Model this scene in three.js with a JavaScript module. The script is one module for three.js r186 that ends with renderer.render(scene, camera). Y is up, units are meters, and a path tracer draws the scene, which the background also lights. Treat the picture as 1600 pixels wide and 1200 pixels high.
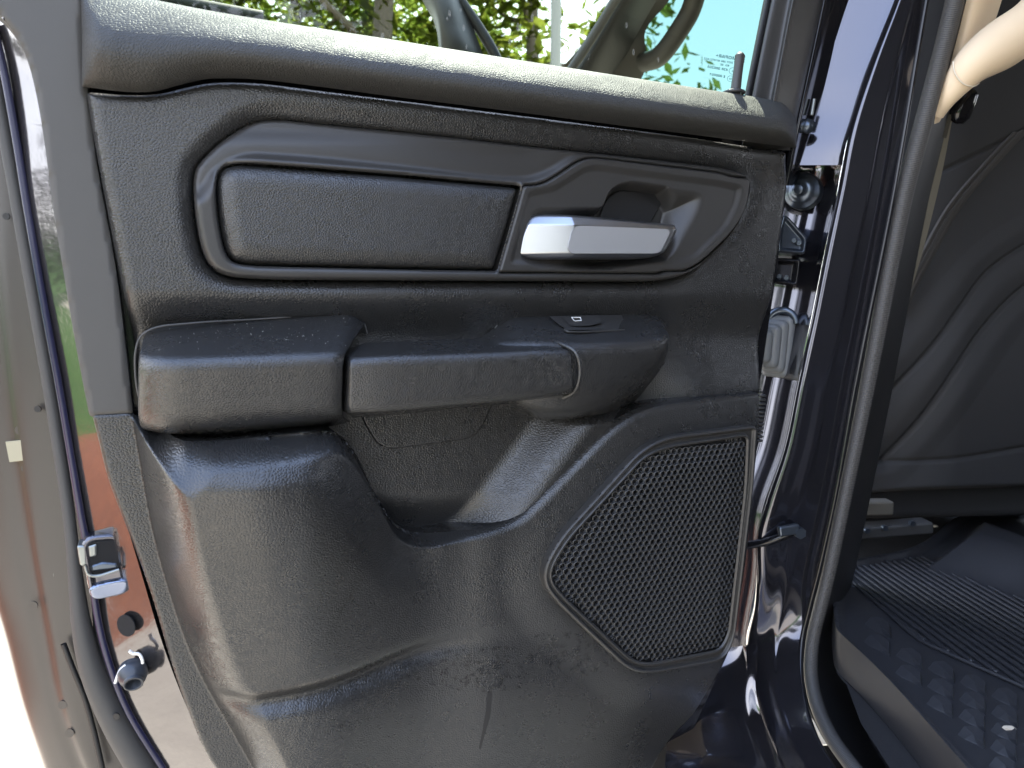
import * as THREE from 'three';
import { mergeGeometries } from 'three/addons/utils/BufferGeometryUtils.js';
import { RoundedBoxGeometry } from 'three/addons/geometries/RoundedBoxGeometry.js';

/* ---------- camera, sky, sun, exposure ---------- */
const scene = new THREE.Scene();
const FPX = 1203, PITCH = 6.5 * Math.PI / 180, EYE = new THREE.Vector3(0, 1.25, 0);
const camera = new THREE.PerspectiveCamera(2 * Math.atan(600 / FPX) * 180 / Math.PI, 4 / 3, 0.05, 400);
camera.position.copy(EYE);
camera.rotation.x = -PITCH;
scene.add(camera);
const renderer = new THREE.WebGLRenderer({ antialias: true });
camera.focus = 1.0; camera.userData.fStop = 8;
renderer.toneMapping = THREE.LinearToneMapping;
renderer.toneMappingExposure = 6.0;
renderer.shadowMap.enabled = true;

const SUN = new THREE.Vector3(0.10, 1.0, -0.56).normalize();
{
  const W = 256, H = 128, d = new Float32Array(W * H * 4), v = new THREE.Vector3();
  for (let j = 0; j < H; j++) for (let i = 0; i < W; i++) {
    const el = ((j + 0.5) / H - 0.5) * Math.PI, az = ((i + 0.5) / W - 0.5) * 2 * Math.PI;
    v.set(Math.cos(el) * Math.cos(az), Math.sin(el), Math.cos(el) * Math.sin(az));
    const t = Math.pow(Math.max(0, v.y), 0.55), g = Math.pow(Math.max(0, v.dot(SUN)), 24) * 0.5;
    const k = (j * W + i) * 4;
    d[k] = 0.98 + (0.27 - 0.98) * t + g; d[k + 1] = 0.97 + (0.38 - 0.97) * t + g * 0.95; d[k + 2] = 0.94 + (0.64 - 0.94) * t + g * 0.85; d[k + 3] = 1;
  }
  const sky = new THREE.DataTexture(d, W, H, THREE.RGBAFormat, THREE.FloatType);
  sky.mapping = THREE.EquirectangularReflectionMapping; sky.magFilter = THREE.LinearFilter; sky.needsUpdate = true;
  scene.background = sky; scene.environment = sky;
}
const sun = new THREE.DirectionalLight(new THREE.Color(1.0, 0.94, 0.84), 2.0);
sun.position.copy(SUN).multiplyScalar(30); sun.castShadow = true; sun.shadow.radius = 1;
sun.shadow.mapSize.set(2048, 2048);
Object.assign(sun.shadow.camera, { left: -14, right: 14, top: 14, bottom: -14, near: 1, far: 70 });
scene.add(sun, sun.target);

/* ---------- helpers ---------- */
let seed = 7;
const rnd = () => { seed = (seed * 1664525 + 1013904223) >>> 0; return seed / 4294967296; };
const clamp = (x, a = 0, b = 1) => Math.min(b, Math.max(a, x));
const sm = (a, b, x) => { const t = clamp((x - a) / (b - a)); return t * t * (3 - 2 * t); };
const V3 = (x, y, z) => new THREE.Vector3(x, y, z);
const FWD = V3(0, -Math.sin(PITCH), -Math.cos(PITCH)), UP = V3(0, Math.cos(PITCH), -Math.sin(PITCH));
const ray = (px, py) => V3((px - 800) / FPX, 0, 0).addScaledVector(UP, -(py - 600) / FPX).add(FWD);
function frame(O, ex, ey, ez) {           // a plane with its own axes; at() finds the point of the plane (raised by w) in a photo direction
  const f = { O, ex, ey, ez };
  f.at = (px, py, w = 0) => {
    const d = ray(px, py), t = (w - ez.dot(V3().subVectors(EYE, O))) / ez.dot(d);
    const p = d.multiplyScalar(t).add(EYE).sub(O);
    return V3(p.dot(ex), p.dot(ey), p.dot(ez));
  };
  f.px = (x, y, w) => {
    const p = O.clone().addScaledVector(ex, x).addScaledVector(ey, y).addScaledVector(ez, w).sub(EYE), z = p.dot(FWD);
    return [800 + FPX * p.x / z, 600 - FPX * p.dot(UP) / z];
  };
  f.place = g => { g.position.copy(O); g.quaternion.setFromRotationMatrix(new THREE.Matrix4().makeBasis(ex, ey, ez)); return g; };
  f.scale = (px, py, w = 0) => f.at(px, py, w).distanceTo(f.at(px + 1, py, w));
  return f;
}
const yawFrame = (O, a) => frame(O, V3(Math.cos(a), 0, -Math.sin(a)), V3(0, 1, 0), V3(Math.sin(a), 0, Math.cos(a)));

const used = {};
function numbered(n) { used[n] = (used[n] ?? -1) + 1; return used[n] ? n + '_' + String(used[n]).padStart(3, '0') : n; }
function thing(fr, name, label, category, group) {
  const g = new THREE.Group(); g.name = numbered(name); if (fr) fr.place(g);
  g.userData = { label, category }; if (group) g.userData.group = group;
  scene.add(g); return g;
}
function tag(o, label, category, group) { o.userData.label = label; o.userData.category = category; if (group) o.userData.group = group; return o; }
function mesh(name, geo, mat, parent) {
  const m = new THREE.Mesh(geo, mat); m.name = parent === scene ? numbered(name) : name;
  m.castShadow = m.receiveShadow = true; (parent || scene).add(m); return m;
}
function roundPoly(pts, def = 6) {
  const out = [], n = pts.length;
  for (let i = 0; i < n; i++) {
    const a = pts[(i + n - 1) % n], b = pts[i], c = pts[(i + 1) % n], r = b[2] ?? def;
    const la = Math.hypot(a[0] - b[0], a[1] - b[1]), lc = Math.hypot(c[0] - b[0], c[1] - b[1]);
    const da = Math.min(r, la * 0.5), dc = Math.min(r, lc * 0.5);
    const p = [b[0] + (a[0] - b[0]) / la * da, b[1] + (a[1] - b[1]) / la * da], q = [b[0] + (c[0] - b[0]) / lc * dc, b[1] + (c[1] - b[1]) / lc * dc];
    const k = Math.max(2, Math.min(12, Math.ceil(r / 3)));
    for (let j = 0; j <= k; j++) { const t = j / k, s = 1 - t; out.push([s * s * p[0] + 2 * s * t * b[0] + t * t * q[0], s * s * p[1] + 2 * s * t * b[1] + t * t * q[1]]); }
  }
  return out;
}
function sdf(poly) {                       // signed distance to a closed outline, positive inside
  const n = poly.length, X = new Float64Array(n), Y = new Float64Array(n);
  poly.forEach((p, i) => { X[i] = p[0]; Y[i] = p[1]; });
  const f = (x, y) => {
    let best = 1e18, inside = false, bx = 0, by = 0;
    for (let i = 0, j = n - 1; i < n; j = i++) {
      const ex = X[i] - X[j], ey = Y[i] - Y[j], wx = x - X[j], wy = y - Y[j], L = ex * ex + ey * ey;
      const t = L > 0 ? clamp((wx * ex + wy * ey) / L) : 0, dx = wx - ex * t, dy = wy - ey * t, d = dx * dx + dy * dy;
      if (d < best) { best = d; bx = X[j] + ex * t; by = Y[j] + ey * t; }
      if ((Y[i] > y) !== (Y[j] > y) && x < ex * (y - Y[j]) / (Y[i] - Y[j]) + X[j]) inside = !inside;
    }
    f.bx = bx; f.by = by;
    return (inside ? 1 : -1) * Math.sqrt(best);
  };
  return f;
}
const pxSdf = (pts, def) => sdf(roundPoly(pts, def));
function lineDist(pts) {                   // distance to an open polyline
  const f = (x, y) => {
    let best = 1e18;
    for (let i = 1; i < pts.length; i++) {
      const [ax, ay] = pts[i - 1], ex = pts[i][0] - ax, ey = pts[i][1] - ay, t = clamp(((x - ax) * ex + (y - ay) * ey) / (ex * ex + ey * ey));
      const d = Math.hypot(x - ax - ex * t, y - ay - ey * t);
      if (d < best) { best = d; f.t = (i - 1 + t) / (pts.length - 1); f.side = Math.sign(ex * (y - ay) - ey * (x - ax)); }
    }
    return best;
  };
  return f;
}
const spline = (pts, n = 60) => new THREE.CatmullRomCurve3(pts.map(p => V3(p[0], p[1], p[2] ?? 0)), false, 'centripetal').getPoints(n).map(p => [p.x, p.y, p.z]);
const drop = (sd, r, H = r) => { if (sd >= r) return 0; const t = 1 - Math.max(0, sd) / r; return H * (1 - Math.sqrt(Math.max(0, 1 - t * t))); };
function indexed(pos, uv, idx) {
  const g = new THREE.BufferGeometry();
  g.setAttribute('position', new THREE.Float32BufferAttribute(pos, 3)); g.setAttribute('uv', new THREE.Float32BufferAttribute(uv, 2));
  g.setIndex(idx); g.computeVertexNormals(); return g;
}
/* a shape cut from a plane by an outline (photo points at height w), modelled in relief by hf(q) */
function fill(fr, outline, { w = 0, hf = () => w, h = 0.002, back = null, def = 6, poly = null, holes = [] } = {}) {
  const line = poly || roundPoly(outline, def).map(p => { const q = fr.at(p[0], p[1], w); return [q.x, q.y]; });
  const S = sdf(line), HS = holes.map(o => sdf(roundPoly(o, def).map(p => { const q = fr.at(p[0], p[1], w); return [q.x, q.y]; })));
  let x0 = 1e9, x1 = -1e9, y0 = 1e9, y1 = -1e9;
  for (const [x, y] of line) { x0 = Math.min(x0, x); x1 = Math.max(x1, x); y0 = Math.min(y0, y); y1 = Math.max(y1, y); }
  const nx = Math.ceil((x1 - x0) / h) + 3, ny = Math.ceil((y1 - y0) / h) + 3;
  x0 -= h; y0 -= h;
  const id = new Int32Array(nx * ny).fill(-1), pos = [], uv = [], idx = [];
  const q = { px: 0, py: 0, sd: 0, x: 0, y: 0 };
  const lift = (x, y, sd) => { const [px, py] = fr.px(x, y, w); q.px = px; q.py = py; q.sd = sd; q.x = x; q.y = y; return hf(q); };
  for (let j = 0; j < ny; j++) for (let i = 0; i < nx; i++) {
    let x = x0 + i * h, y = y0 + j * h, sd = S(x, y), bx = S.bx, by = S.by;
    for (const s of HS) { const e = -s(x, y); if (e < sd) { sd = e; bx = s.bx; by = s.by; } }
    if (sd < -0.72 * h) continue;
    if (sd < 0.5 * h) { x = bx; y = by; sd = 0; }
    id[j * nx + i] = pos.length / 3;
    pos.push(x, y, lift(x, y, sd)); uv.push(x, y);
  }
  for (let j = 0; j < ny - 1; j++) for (let i = 0; i < nx - 1; i++) {
    const a = id[j * nx + i], b = id[j * nx + i + 1], c = id[(j + 1) * nx + i + 1], d = id[(j + 1) * nx + i];
    const tri = (p, r, s) => { if (p >= 0 && r >= 0 && s >= 0) idx.push(p, r, s); };
    if ((i + j) & 1) { tri(a, b, c); tri(a, c, d); } else { tri(a, b, d); tri(b, c, d); }
  }
  const g = indexed(pos, uv, idx);
  if (back === null) return g;
  const sp = [], su = [], si = []; let acc = 0;
  const n = line.length;
  for (let i = 0; i <= n; i++) {
    const [x, y] = line[i % n], z = lift(x, y, 0);
    if (i) acc += Math.hypot(x - line[i - 1][0], y - line[i - 1][1]);
    sp.push(x, y, z, x, y, back); su.push(acc, 0, acc, z - back);
    if (i) { const k = i * 2; si.push(k - 2, k, k - 1, k, k + 1, k - 1); }
  }
  return mergeGeometries([g, indexed(sp, su, si)]);
}
/* a smooth sheet through a net of control points [px, py, w] (rows of equal length) */
function netPts(P, nu, nv, flip) {
  const A = P.map(r => { const c = new THREE.CatmullRomCurve3(r, false, 'centripetal'), o = []; for (let i = 0; i <= nu; i++) o.push(c.getPoint(i / nu)); return o; });
  const G = [];
  for (let i = 0; i <= nu; i++) { const c = new THREE.CatmullRomCurve3(A.map(r => r[i]), false, 'centripetal'); G.push(Array.from({ length: nv + 1 }, (_, j) => c.getPoint(j / nv))); }
  const pos = [], uv = [], idx = [];
  for (let j = 0; j <= nv; j++) {
    let s = 0;
    for (let i = 0; i <= nu; i++) {
      if (i) s += G[i][j].distanceTo(G[i - 1][j]);
      const p = G[i][j]; pos.push(p.x, p.y, p.z);
      uv.push(s, 0);
    }
  }
  for (let i = 0; i <= nu; i++) { let s = 0; for (let j = 0; j <= nv; j++) { if (j) s += G[i][j].distanceTo(G[i][j - 1]); uv[(j * (nu + 1) + i) * 2 + 1] = s; } }
  for (let j = 0; j < nv; j++) for (let i = 0; i < nu; i++) {
    const a = j * (nu + 1) + i, b = a + 1, d = a + nu + 1, c = d + 1;
    if (flip) idx.push(a, d, b, b, d, c); else idx.push(a, b, d, b, c, d);
  }
  const g = indexed(pos, uv, idx);
  if (flip === undefined) { let z = 0; const na = g.attributes.normal; for (let i = 0; i < na.count; i++) z += na.getZ(i); if (z < 0) return netPts(P, nu, nv, true); }
  return g;
}
/* a bar with flat faces and filleted edges: keys = stations of corners [back top, front top, front bottom, back bottom] */
function block(fr, keys, r1, r2, rL, rR, back = -0.012) {
  const C = [0, 1, 2, 3].map(i => new THREE.CatmullRomCurve3(keys.map(k => fr.at(...k[i])), false, 'centripetal'));
  const L = C[1].getLength(), D = Math.max(...keys.map(k => k[1][2])) - back, st = [];
  for (let k = 0; k <= 7; k++) { const a = k / 7 * Math.PI / 2; st.push([rL * (1 - Math.cos(a)) / L, 1 - rL / D * (1 - Math.sin(a))]); }
  st.unshift([0, 0.02]);
  for (let k = 1; k < 40; k++) st.push([rL / L + (1 - (rL + rR) / L) * k / 40, 1]);
  for (let k = 7; k >= 0; k--) { const a = k / 7 * Math.PI / 2; st.push([1 - rR * (1 - Math.cos(a)) / L, 1 - rR / D * (1 - Math.sin(a))]); }
  st.push([1, 0.02]);
  const G = st.map(([t, f]) => {
    const p = C.map(c => c.getPoint(clamp(t))); for (const i of [1, 2]) p[i].z = back + (p[i].z - back) * f;
    const out = [], seg = (a, b, n) => { for (let i = 0; i < n; i++) out.push(V3().lerpVectors(a, b, i / n)); };
    const arc = (a, b, c, r, n) => { const la = a.distanceTo(b), lc = c.distanceTo(b), q = Math.min(r * (0.15 + 0.85 * f), la * 0.45, lc * 0.45), s = V3().lerpVectors(b, a, q / la), e = V3().lerpVectors(b, c, q / lc); return [s, e, () => { for (let i = 0; i < n; i++) { const u = i / n, v = 1 - u; out.push(V3().addScaledVector(s, v * v).addScaledVector(b, 2 * u * v).addScaledVector(e, u * u)); } }]; };
    const A1 = arc(p[0], p[1], p[2], r1, 9), A2 = arc(p[1], p[2], p[3], r2, 9);
    seg(p[0], A1[0], 10); A1[2](); seg(A1[1], A2[0], 12); A2[2](); seg(A2[1], p[3], 8); out.push(p[3]); return out;
  });
  const pos = [], uv = [], idx = [], n = G[0].length;
  for (let j = 0; j < G.length; j++) for (let i = 0; i < n; i++) { const p = G[j][i]; pos.push(p.x, p.y, p.z); uv.push(p.x, (i ? G[j][i].distanceTo(G[j][i - 1]) + uv[uv.length - 1] : 0)); }
  for (let j = 1; j < G.length; j++) for (let i = 1; i < n; i++) { const a = (j - 1) * n + i - 1, b = a + 1, d = a + n, c = d + 1; idx.push(a, b, d, b, c, d); }
  const g = indexed(pos, uv, idx); let z = 0; const na = g.attributes.normal; for (let i = 0; i < na.count; i++) z += na.getZ(i);
  if (z < 0) { g.setIndex(idx.map((v, k) => idx[k % 3 === 1 ? k + 1 : k % 3 === 2 ? k - 1 : k])); g.computeVertexNormals(); }
  return g;
}
const net = (fr, rows, nu = 24, nv = 60, flip) => netPts(rows.map(r => r.map(p => fr.at(p[0], p[1], p[2]))), nu, nv, flip);
function tube(fr, pts, r, seg = 60, rad = 10) {     // r: metres or function(t)
  const P = pts.map(p => p.isVector3 ? p : fr.at(p[0], p[1], p[2] ?? 0)), c = new THREE.CatmullRomCurve3(P, false, 'centripetal');
  const g = new THREE.TubeGeometry(c, seg, 1, rad), f = typeof r === 'function' ? r : () => r, a = g.attributes.position, nn = g.attributes.normal, u = g.attributes.uv, L = c.getLength();
  for (let i = 0; i <= seg; i++) {
    const k = f(i / seg), p = c.getPointAt(i / seg);
    for (let j = 0; j <= rad; j++) { const m = i * (rad + 1) + j; a.setXYZ(m, p.x + nn.getX(m) * k, p.y + nn.getY(m) * k, p.z + nn.getZ(m) * k); u.setXY(m, i / seg * L, j / rad * 6.283 * k); }
  }
  return g;
}
function at(g, x, y, z, rx = 0, ry = 0, rz = 0) { g.rotateX(rx); g.rotateY(ry); g.rotateZ(rz); g.translate(x, y, z); return g; }
const lathe = (pts, seg = 32) => new THREE.LatheGeometry(pts.map(p => new THREE.Vector2(p[0], p[1])), seg);
const rbox = (x, y, z, r = 0.003) => new RoundedBoxGeometry(x, y, z, 2, Math.min(r, x * 0.45, y * 0.45, z * 0.45));
const join = gs => mergeGeometries(gs.map(g => { const o = g.index ? g.toNonIndexed() : g; for (const k of Object.keys(o.attributes)) if (!['position', 'normal', 'uv'].includes(k)) o.deleteAttribute(k); return o; }));

/* ---------- textures ---------- */
function noise2(n) {                      // tiling value noise, period n
  const t = Float32Array.from({ length: n * n }, rnd);
  return (x, y) => {
    const i = Math.floor(x), j = Math.floor(y), u = x - i, v = y - j, a = u * u * (3 - 2 * u), b = v * v * (3 - 2 * v);
    const g = (p, q) => t[((q % n + n) % n) * n + ((p % n + n) % n)];
    return (g(i, j) * (1 - a) + g(i + 1, j) * a) * (1 - b) + (g(i, j + 1) * (1 - a) + g(i + 1, j + 1) * a) * b;
  };
}
function dataTex(N, f, { tile = 0.1, srgb = false, rot = 0 } = {}) {
  const d = new Uint8Array(N * N * 4);
  for (let j = 0; j < N; j++) for (let i = 0; i < N; i++) {
    const c = f(i / N, j / N), k = (j * N + i) * 4;
    if (typeof c === 'number') d[k] = d[k + 1] = d[k + 2] = clamp(c) * 255; else { d[k] = clamp(c[0]) * 255; d[k + 1] = clamp(c[1]) * 255; d[k + 2] = clamp(c[2]) * 255; }
    d[k + 3] = 255;
  }
  const t = new THREE.DataTexture(d, N, N); t.wrapS = t.wrapT = THREE.RepeatWrapping; t.magFilter = THREE.LinearFilter; t.minFilter = THREE.LinearMipmapLinearFilter; t.generateMipmaps = true;
  t.repeat.set(1 / tile, 1 / tile); t.rotation = rot; if (srgb) t.colorSpace = THREE.SRGBColorSpace; t.needsUpdate = true; return t;
}
function pebble(cells, stretch = 1) {      // leather grain: irregular pebbles parted by fine creases
  const n = cells, px = Float32Array.from({ length: n * n }, rnd), py = Float32Array.from({ length: n * n }, rnd), ph = Float32Array.from({ length: n * n }, rnd);
  const wn = noise2(16), wm = noise2(16);
  return (u, v) => {
    const x = u * n + (wn(u * 16, v * 16) - 0.5) * 1.1, y = v * n + (wm(u * 16, v * 16) - 0.5) * 1.1;
    const i = Math.floor(x), j = Math.floor(y); let f1 = 9, f2 = 9, hh = 0;
    for (let b = -1; b <= 1; b++) for (let a = -1; a <= 1; a++) {
      const k = (((j + b) % n + n) % n) * n + (((i + a) % n + n) % n), d = Math.hypot((i + a + px[k] - x) * stretch, j + b + py[k] - y);
      if (d < f1) { f2 = f1; f1 = d; hh = ph[k]; } else if (d < f2) f2 = d;
    }
    return sm(0, 0.42, f2 - f1) * (0.65 + 0.35 * hh);
  };
}
const grainA = dataTex(512, pebble(44, 0.8), { tile: 0.128 });
const grainB = dataTex(512, pebble(52, 0.9), { tile: 0.128, rot: 0.5 });
const n8 = noise2(8), n32 = noise2(32), n128 = noise2(128);
const fine = dataTex(256, (u, v) => n128(u * 128, v * 128), { tile: 0.05 });
const blotch = dataTex(256, (u, v) => 0.72 + 0.28 * (0.5 * n8(u * 8, v * 8) + 0.3 * n32(u * 32, v * 32) + 0.2 * n128(u * 128, v * 128)), { tile: 0.31 });
const weave = dataTex(128, (u, v) => 0.5 + 0.25 * Math.sin(u * 64 * 6.2832) * Math.sin(v * 64 * 6.2832) + 0.4 * (n128(u * 128, v * 128) - 0.5), { tile: 0.06 });
const ribbed = dataTex(64, (u) => 0.5 + 0.5 * Math.sin(u * 8 * 6.2832), { tile: 0.02 });
const brushed = dataTex(256, (u, v) => 0.6 * n128(u * 8, v * 128) + 0.4 * n32(u * 3, v * 32), { tile: 0.05 });

const lin = (r, g, b) => new THREE.Color().setRGB(r, g, b);
const M = (color, roughness, o = {}) => new THREE.MeshPhysicalMaterial({ color, roughness, ...o });
const mat = {
  skin: M(lin(0.022, 0.022, 0.022), 0.33, { ior: 1.62, bumpMap: grainA, bumpScale: 0.00024, roughnessMap: blotch }),
  sillPad: M(lin(0.030, 0.030, 0.028), 0.68, { ior: 1.5, bumpMap: grainA, bumpScale: 0.00038, roughnessMap: blotch }),
  pad: M(lin(0.022, 0.022, 0.022), 0.34, { ior: 1.62, bumpMap: grainB, bumpScale: 0.00028, roughnessMap: blotch }),
  armrest: M(lin(0.021, 0.021, 0.021), 0.30, { ior: 1.62, bumpMap: grainB, bumpScale: 0.00026, roughnessMap: blotch }),
  satin: M(lin(0.034, 0.033, 0.032), 0.36, { bumpMap: fine, bumpScale: 0.00004 }),
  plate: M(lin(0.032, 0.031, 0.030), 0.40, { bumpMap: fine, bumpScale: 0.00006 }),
  matte: M(lin(0.060, 0.058, 0.055), 0.55, { bumpMap: fine, bumpScale: 0.00005 }),
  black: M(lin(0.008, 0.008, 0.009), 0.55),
  gloss: M(lin(0.010, 0.010, 0.012), 0.12),
  rubber: M(lin(0.045, 0.045, 0.045), 0.60, { bumpMap: fine, bumpScale: 0.00006 }),
  sealRubber: M(lin(0.060, 0.058, 0.056), 0.50, { bumpMap: ribbed, bumpScale: 0.0005 }),
  paint: M(lin(0.078, 0.078, 0.096), 0.13, { metalness: 0.85, clearcoat: 1, clearcoatRoughness: 0.03 }),
  jamb: M(lin(0.105, 0.10, 0.105), 0.15, { bumpMap: blotch, bumpScale: 0.0012, metalness: 0.85, clearcoat: 1, clearcoatRoughness: 0.03 }),
  film: M(lin(0.034, 0.031, 0.029), 0.38, { metalness: 0.25, clearcoat: 0.4, clearcoatRoughness: 0.25, bumpMap: fine, bumpScale: 0.00004 }),
  chrome: M(lin(0.42, 0.43, 0.45), 0.32, { metalness: 1 }),
  brushed: M(lin(0.60, 0.61, 0.63), 0.55, { metalness: 1, bumpMap: brushed, bumpScale: 0.00002 }),
  zinc: M(lin(0.26, 0.28, 0.28), 0.38, { metalness: 0.9 }),
  steel: M(lin(0.10, 0.12, 0.15), 0.28, { metalness: 0.8 }),
  boot: M(lin(0.17, 0.18, 0.19), 0.42),
  mesh: M(lin(0.035, 0.035, 0.036), 0.38),
  beige: M(lin(0.78, 0.62, 0.43), 0.55, { bumpMap: fine, bumpScale: 0.00008 }),
  cloth: M(lin(0.028, 0.029, 0.032), 0.85, { bumpMap: weave, bumpScale: 0.0005, sheen: 0.3, sheenRoughness: 0.6 }),
  belt: M(lin(0.16, 0.15, 0.12), 0.8, { bumpMap: weave, bumpScale: 0.0002 }),
  mat: M(lin(0.026, 0.027, 0.031), 0.42, { bumpMap: fine, bumpScale: 0.00008 }),
  carpet: M(lin(0.012, 0.012, 0.014), 0.95, { bumpMap: weave, bumpScale: 0.001 }),
  glass: M(lin(0.74, 0.82, 0.72), 0.0, { transmission: 1, thickness: 0, ior: 1.45 }),
  windshield: M(lin(0.19, 0.32, 0.33), 0.0, { transmission: 1, thickness: 0, ior: 1.45 }),
  ink: M(lin(0.05, 0.12, 0.13), 0.7),
  white: M(lin(0.78, 0.78, 0.76), 0.5),
  dried: M(lin(0.45, 0.45, 0.42), 0.9, { transparent: true, opacity: 0.22 }),
};

/* ---------- frames: the open door, the body at the pillar, the cab floor ---------- */
const rad = Math.PI / 180;
const DOOR = (() => { const d = ray(800, 463).multiplyScalar(0.9).add(EYE); d.y = 0.80; return yawFrame(d, 25 * rad); })();
const BODY = (() => { const p = DOOR.at(1262, 420, -0.02); const o = DOOR.O.clone().addScaledVector(DOOR.ex, p.x).addScaledVector(DOOR.ez, p.z); o.y = 0.4; return yawFrame(o, 4.2 * rad); })();
const FLOOR_Y = 0.76;
const FLOOR = frame(V3(BODY.O.x, FLOOR_Y, BODY.O.z), BODY.ex, BODY.ez.clone().negate(), V3(0, 1, 0));

/* ---------- ground ---------- */
function patch(name, x0, x1, z0, z1, y, material) {
  const g = new THREE.PlaneGeometry(x1 - x0, z1 - z0); g.rotateX(-Math.PI / 2); g.translate((x0 + x1) / 2, y, (z0 + z1) / 2);
  const p = g.attributes.position, u = g.attributes.uv; for (let i = 0; i < p.count; i++) u.setXY(i, p.getX(i), p.getZ(i));
  const m = mesh(name, g, material, scene); m.userData.kind = 'structure'; return m;
}
{
  const a = noise2(64), b = noise2(256), c = noise2(16);
  const speck = (r, g, bl, k) => dataTex(512, (u, v) => { const t = 1 - k + k * (0.35 * c(u * 16, v * 16) + 0.3 * a(u * 64, v * 64) + 0.5 * b(u * 256, v * 256)); return [r * t, g * t, bl * t]; }, { tile: 1.3, srgb: true });
  patch('lawn', -90, 90, -90, 90, 0, M(new THREE.Color(1, 1, 1), 0.95, { map: speck(0.34, 0.52, 0.14, 0.5) }));
  patch('pavement', -1.1, 12, -1.2, 9, 0.008, M(new THREE.Color(1, 1, 1), 0.9, { map: speck(0.88, 0.83, 0.74, 0.26) }));
  for (const [a, b, c, e] of [[-12, 12, -9, -1.2], [-2.8, -1.1, 0.4, 9], [-1.6, -1.1, -1.2, 0.4]]) patch('pavement', a, b, c, e, 0.008, scene.getObjectByName('pavement').material);
  const brickMat = M(new THREE.Color(1, 1, 1), 0.9, { map: speck(0.72, 0.43, 0.27, 0.45) });
  for (const [a, b, c, e] of [[-5.2, -1.6, -1.2, 0.4], [-5.2, -2.8, 0.4, 9]]) patch('brick_path', a, b, c, e, 0.004, brickMat);
}

/* ================= the open door ================= */
const door = thing(DOOR, 'rear_door', 'open rear truck door with black grained trim panel, armrest and speaker grille', 'car door');
const D = (name, geo, m, parent = door) => mesh(name, geo, m, parent);
const W = { };   // outlines in photo points
W.bezel = [[302, 268, 30], [318, 246, 20], [352, 214, 20], [392, 188, 26], [432, 183, 26], [660, 207, 60], [900, 236, 60], [1128, 261, 40], [1166, 272, 22], [1168, 302, 26], [1148, 355, 30], [1098, 408, 40], [1066, 430, 30], [1022, 440, 30], [800, 439, 60], [420, 437, 60], [345, 432, 34], [317, 402, 34], [304, 330, 40]];
W.insert = [[335, 290, 26], [344, 261, 22], [372, 255, 22], [600, 272, 50], [811, 291, 8], [800, 330, 30], [773, 424, 6], [600, 421, 40], [384, 416, 26], [353, 408, 26], [340, 352, 30]];
W.handlePlate = [[814, 292, 4], [838, 291, 18], [858, 282, 20], [902, 252, 20], [922, 248, 16], [1122, 272, 20], [1133, 277, 6], [1166, 281, 4], [1162, 322, 20], [1142, 360, 30], [1090, 410, 30], [1064, 423, 10], [1030, 423, 6], [1022, 427, 4], [776, 425, 3], [803, 332, 30]];
const sdBezel = pxSdf(W.bezel), sdInsert = pxSdf(W.insert);

/* upper trim pad along the window sill */
{
  const top = spline([[100, -26], [170, -13], [240, 0], [340, 19], [600, 60], [800, 92], [1100, 139], [1180, 152], [1226, 163], [1244, 190]], 200);
  const bot = spline([[100, 131], [140, 135], [190, 141], [240, 141], [288, 129], [330, 121], [400, 122], [600, 147], [800, 172], [1000, 198], [1150, 217], [1240, 229]], 300);
  const yAt = (c, x) => { for (let i = 1; i < c.length; i++) if (c[i][0] >= x) { const t = (x - c[i - 1][0]) / (c[i][0] - c[i - 1][0] || 1); return c[i - 1][1] + (c[i][1] - c[i - 1][1]) * t; } return c[c.length - 1][1]; };
  const rows = [];
  const st = (x, k, dx = 0) => {
    const yb = yAt(bot, Math.min(x, 1239)), yt = yAt(top, x), H = yb - yt;
    rows.push([[x, yb + 2, -0.006], [x, yb, 0.004 * k], [x, yb - 0.10 * H, 0.021 * k], [x, yb - 0.34 * H, 0.036 * k], [x, yb - 0.58 * H, 0.034 * k], [x + dx, yb - 0.82 * H, 0.018 * k], [x + dx, yb - H, -0.008], [x + dx, yb - H + 7, -0.042]]);
  };
  rows.push(Array.from({ length: 8 }, (_, i) => [124 + 8 * (1 - i / 7), 133 - (160) * i / 7, -0.02]));
  st(129, 0.25); st(136, 0.62); st(150, 0.92); for (let x = 170; x <= 330; x += 20) st(x, 1); for (let x = 400; x <= 1200; x += 100) st(x, 1); st(1224, 0.96); st(1236, 0.72); st(1243, 0.35);
  rows.push([[1244, 229, -0.02], [1244, 227, -0.02], [1244, 222, -0.02], [1245, 212, -0.02], [1245, 202, -0.02], [1245, 194, -0.02], [1244, 188, -0.03], [1244, 192, -0.042]]);
  D('upper_trim_pad', net(DOOR, rows, 34, 260), mat.sillPad);
}
D('door_shell', fill(DOOR, [[90, 20], [126, 26], [600, 92], [1180, 176], [1238, 200], [1214, 420], [1184, 620], [1168, 800], [1138, 1020], [1092, 1120], [1060, 1190], [1030, 1260], [350, 1260], [250, 1030], [196, 860], [140, 690], [110, 480], [78, 200]], { w: -0.052, hf: () => -0.052, h: 0.01, back: -0.12 }), mat.gloss);
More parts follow.
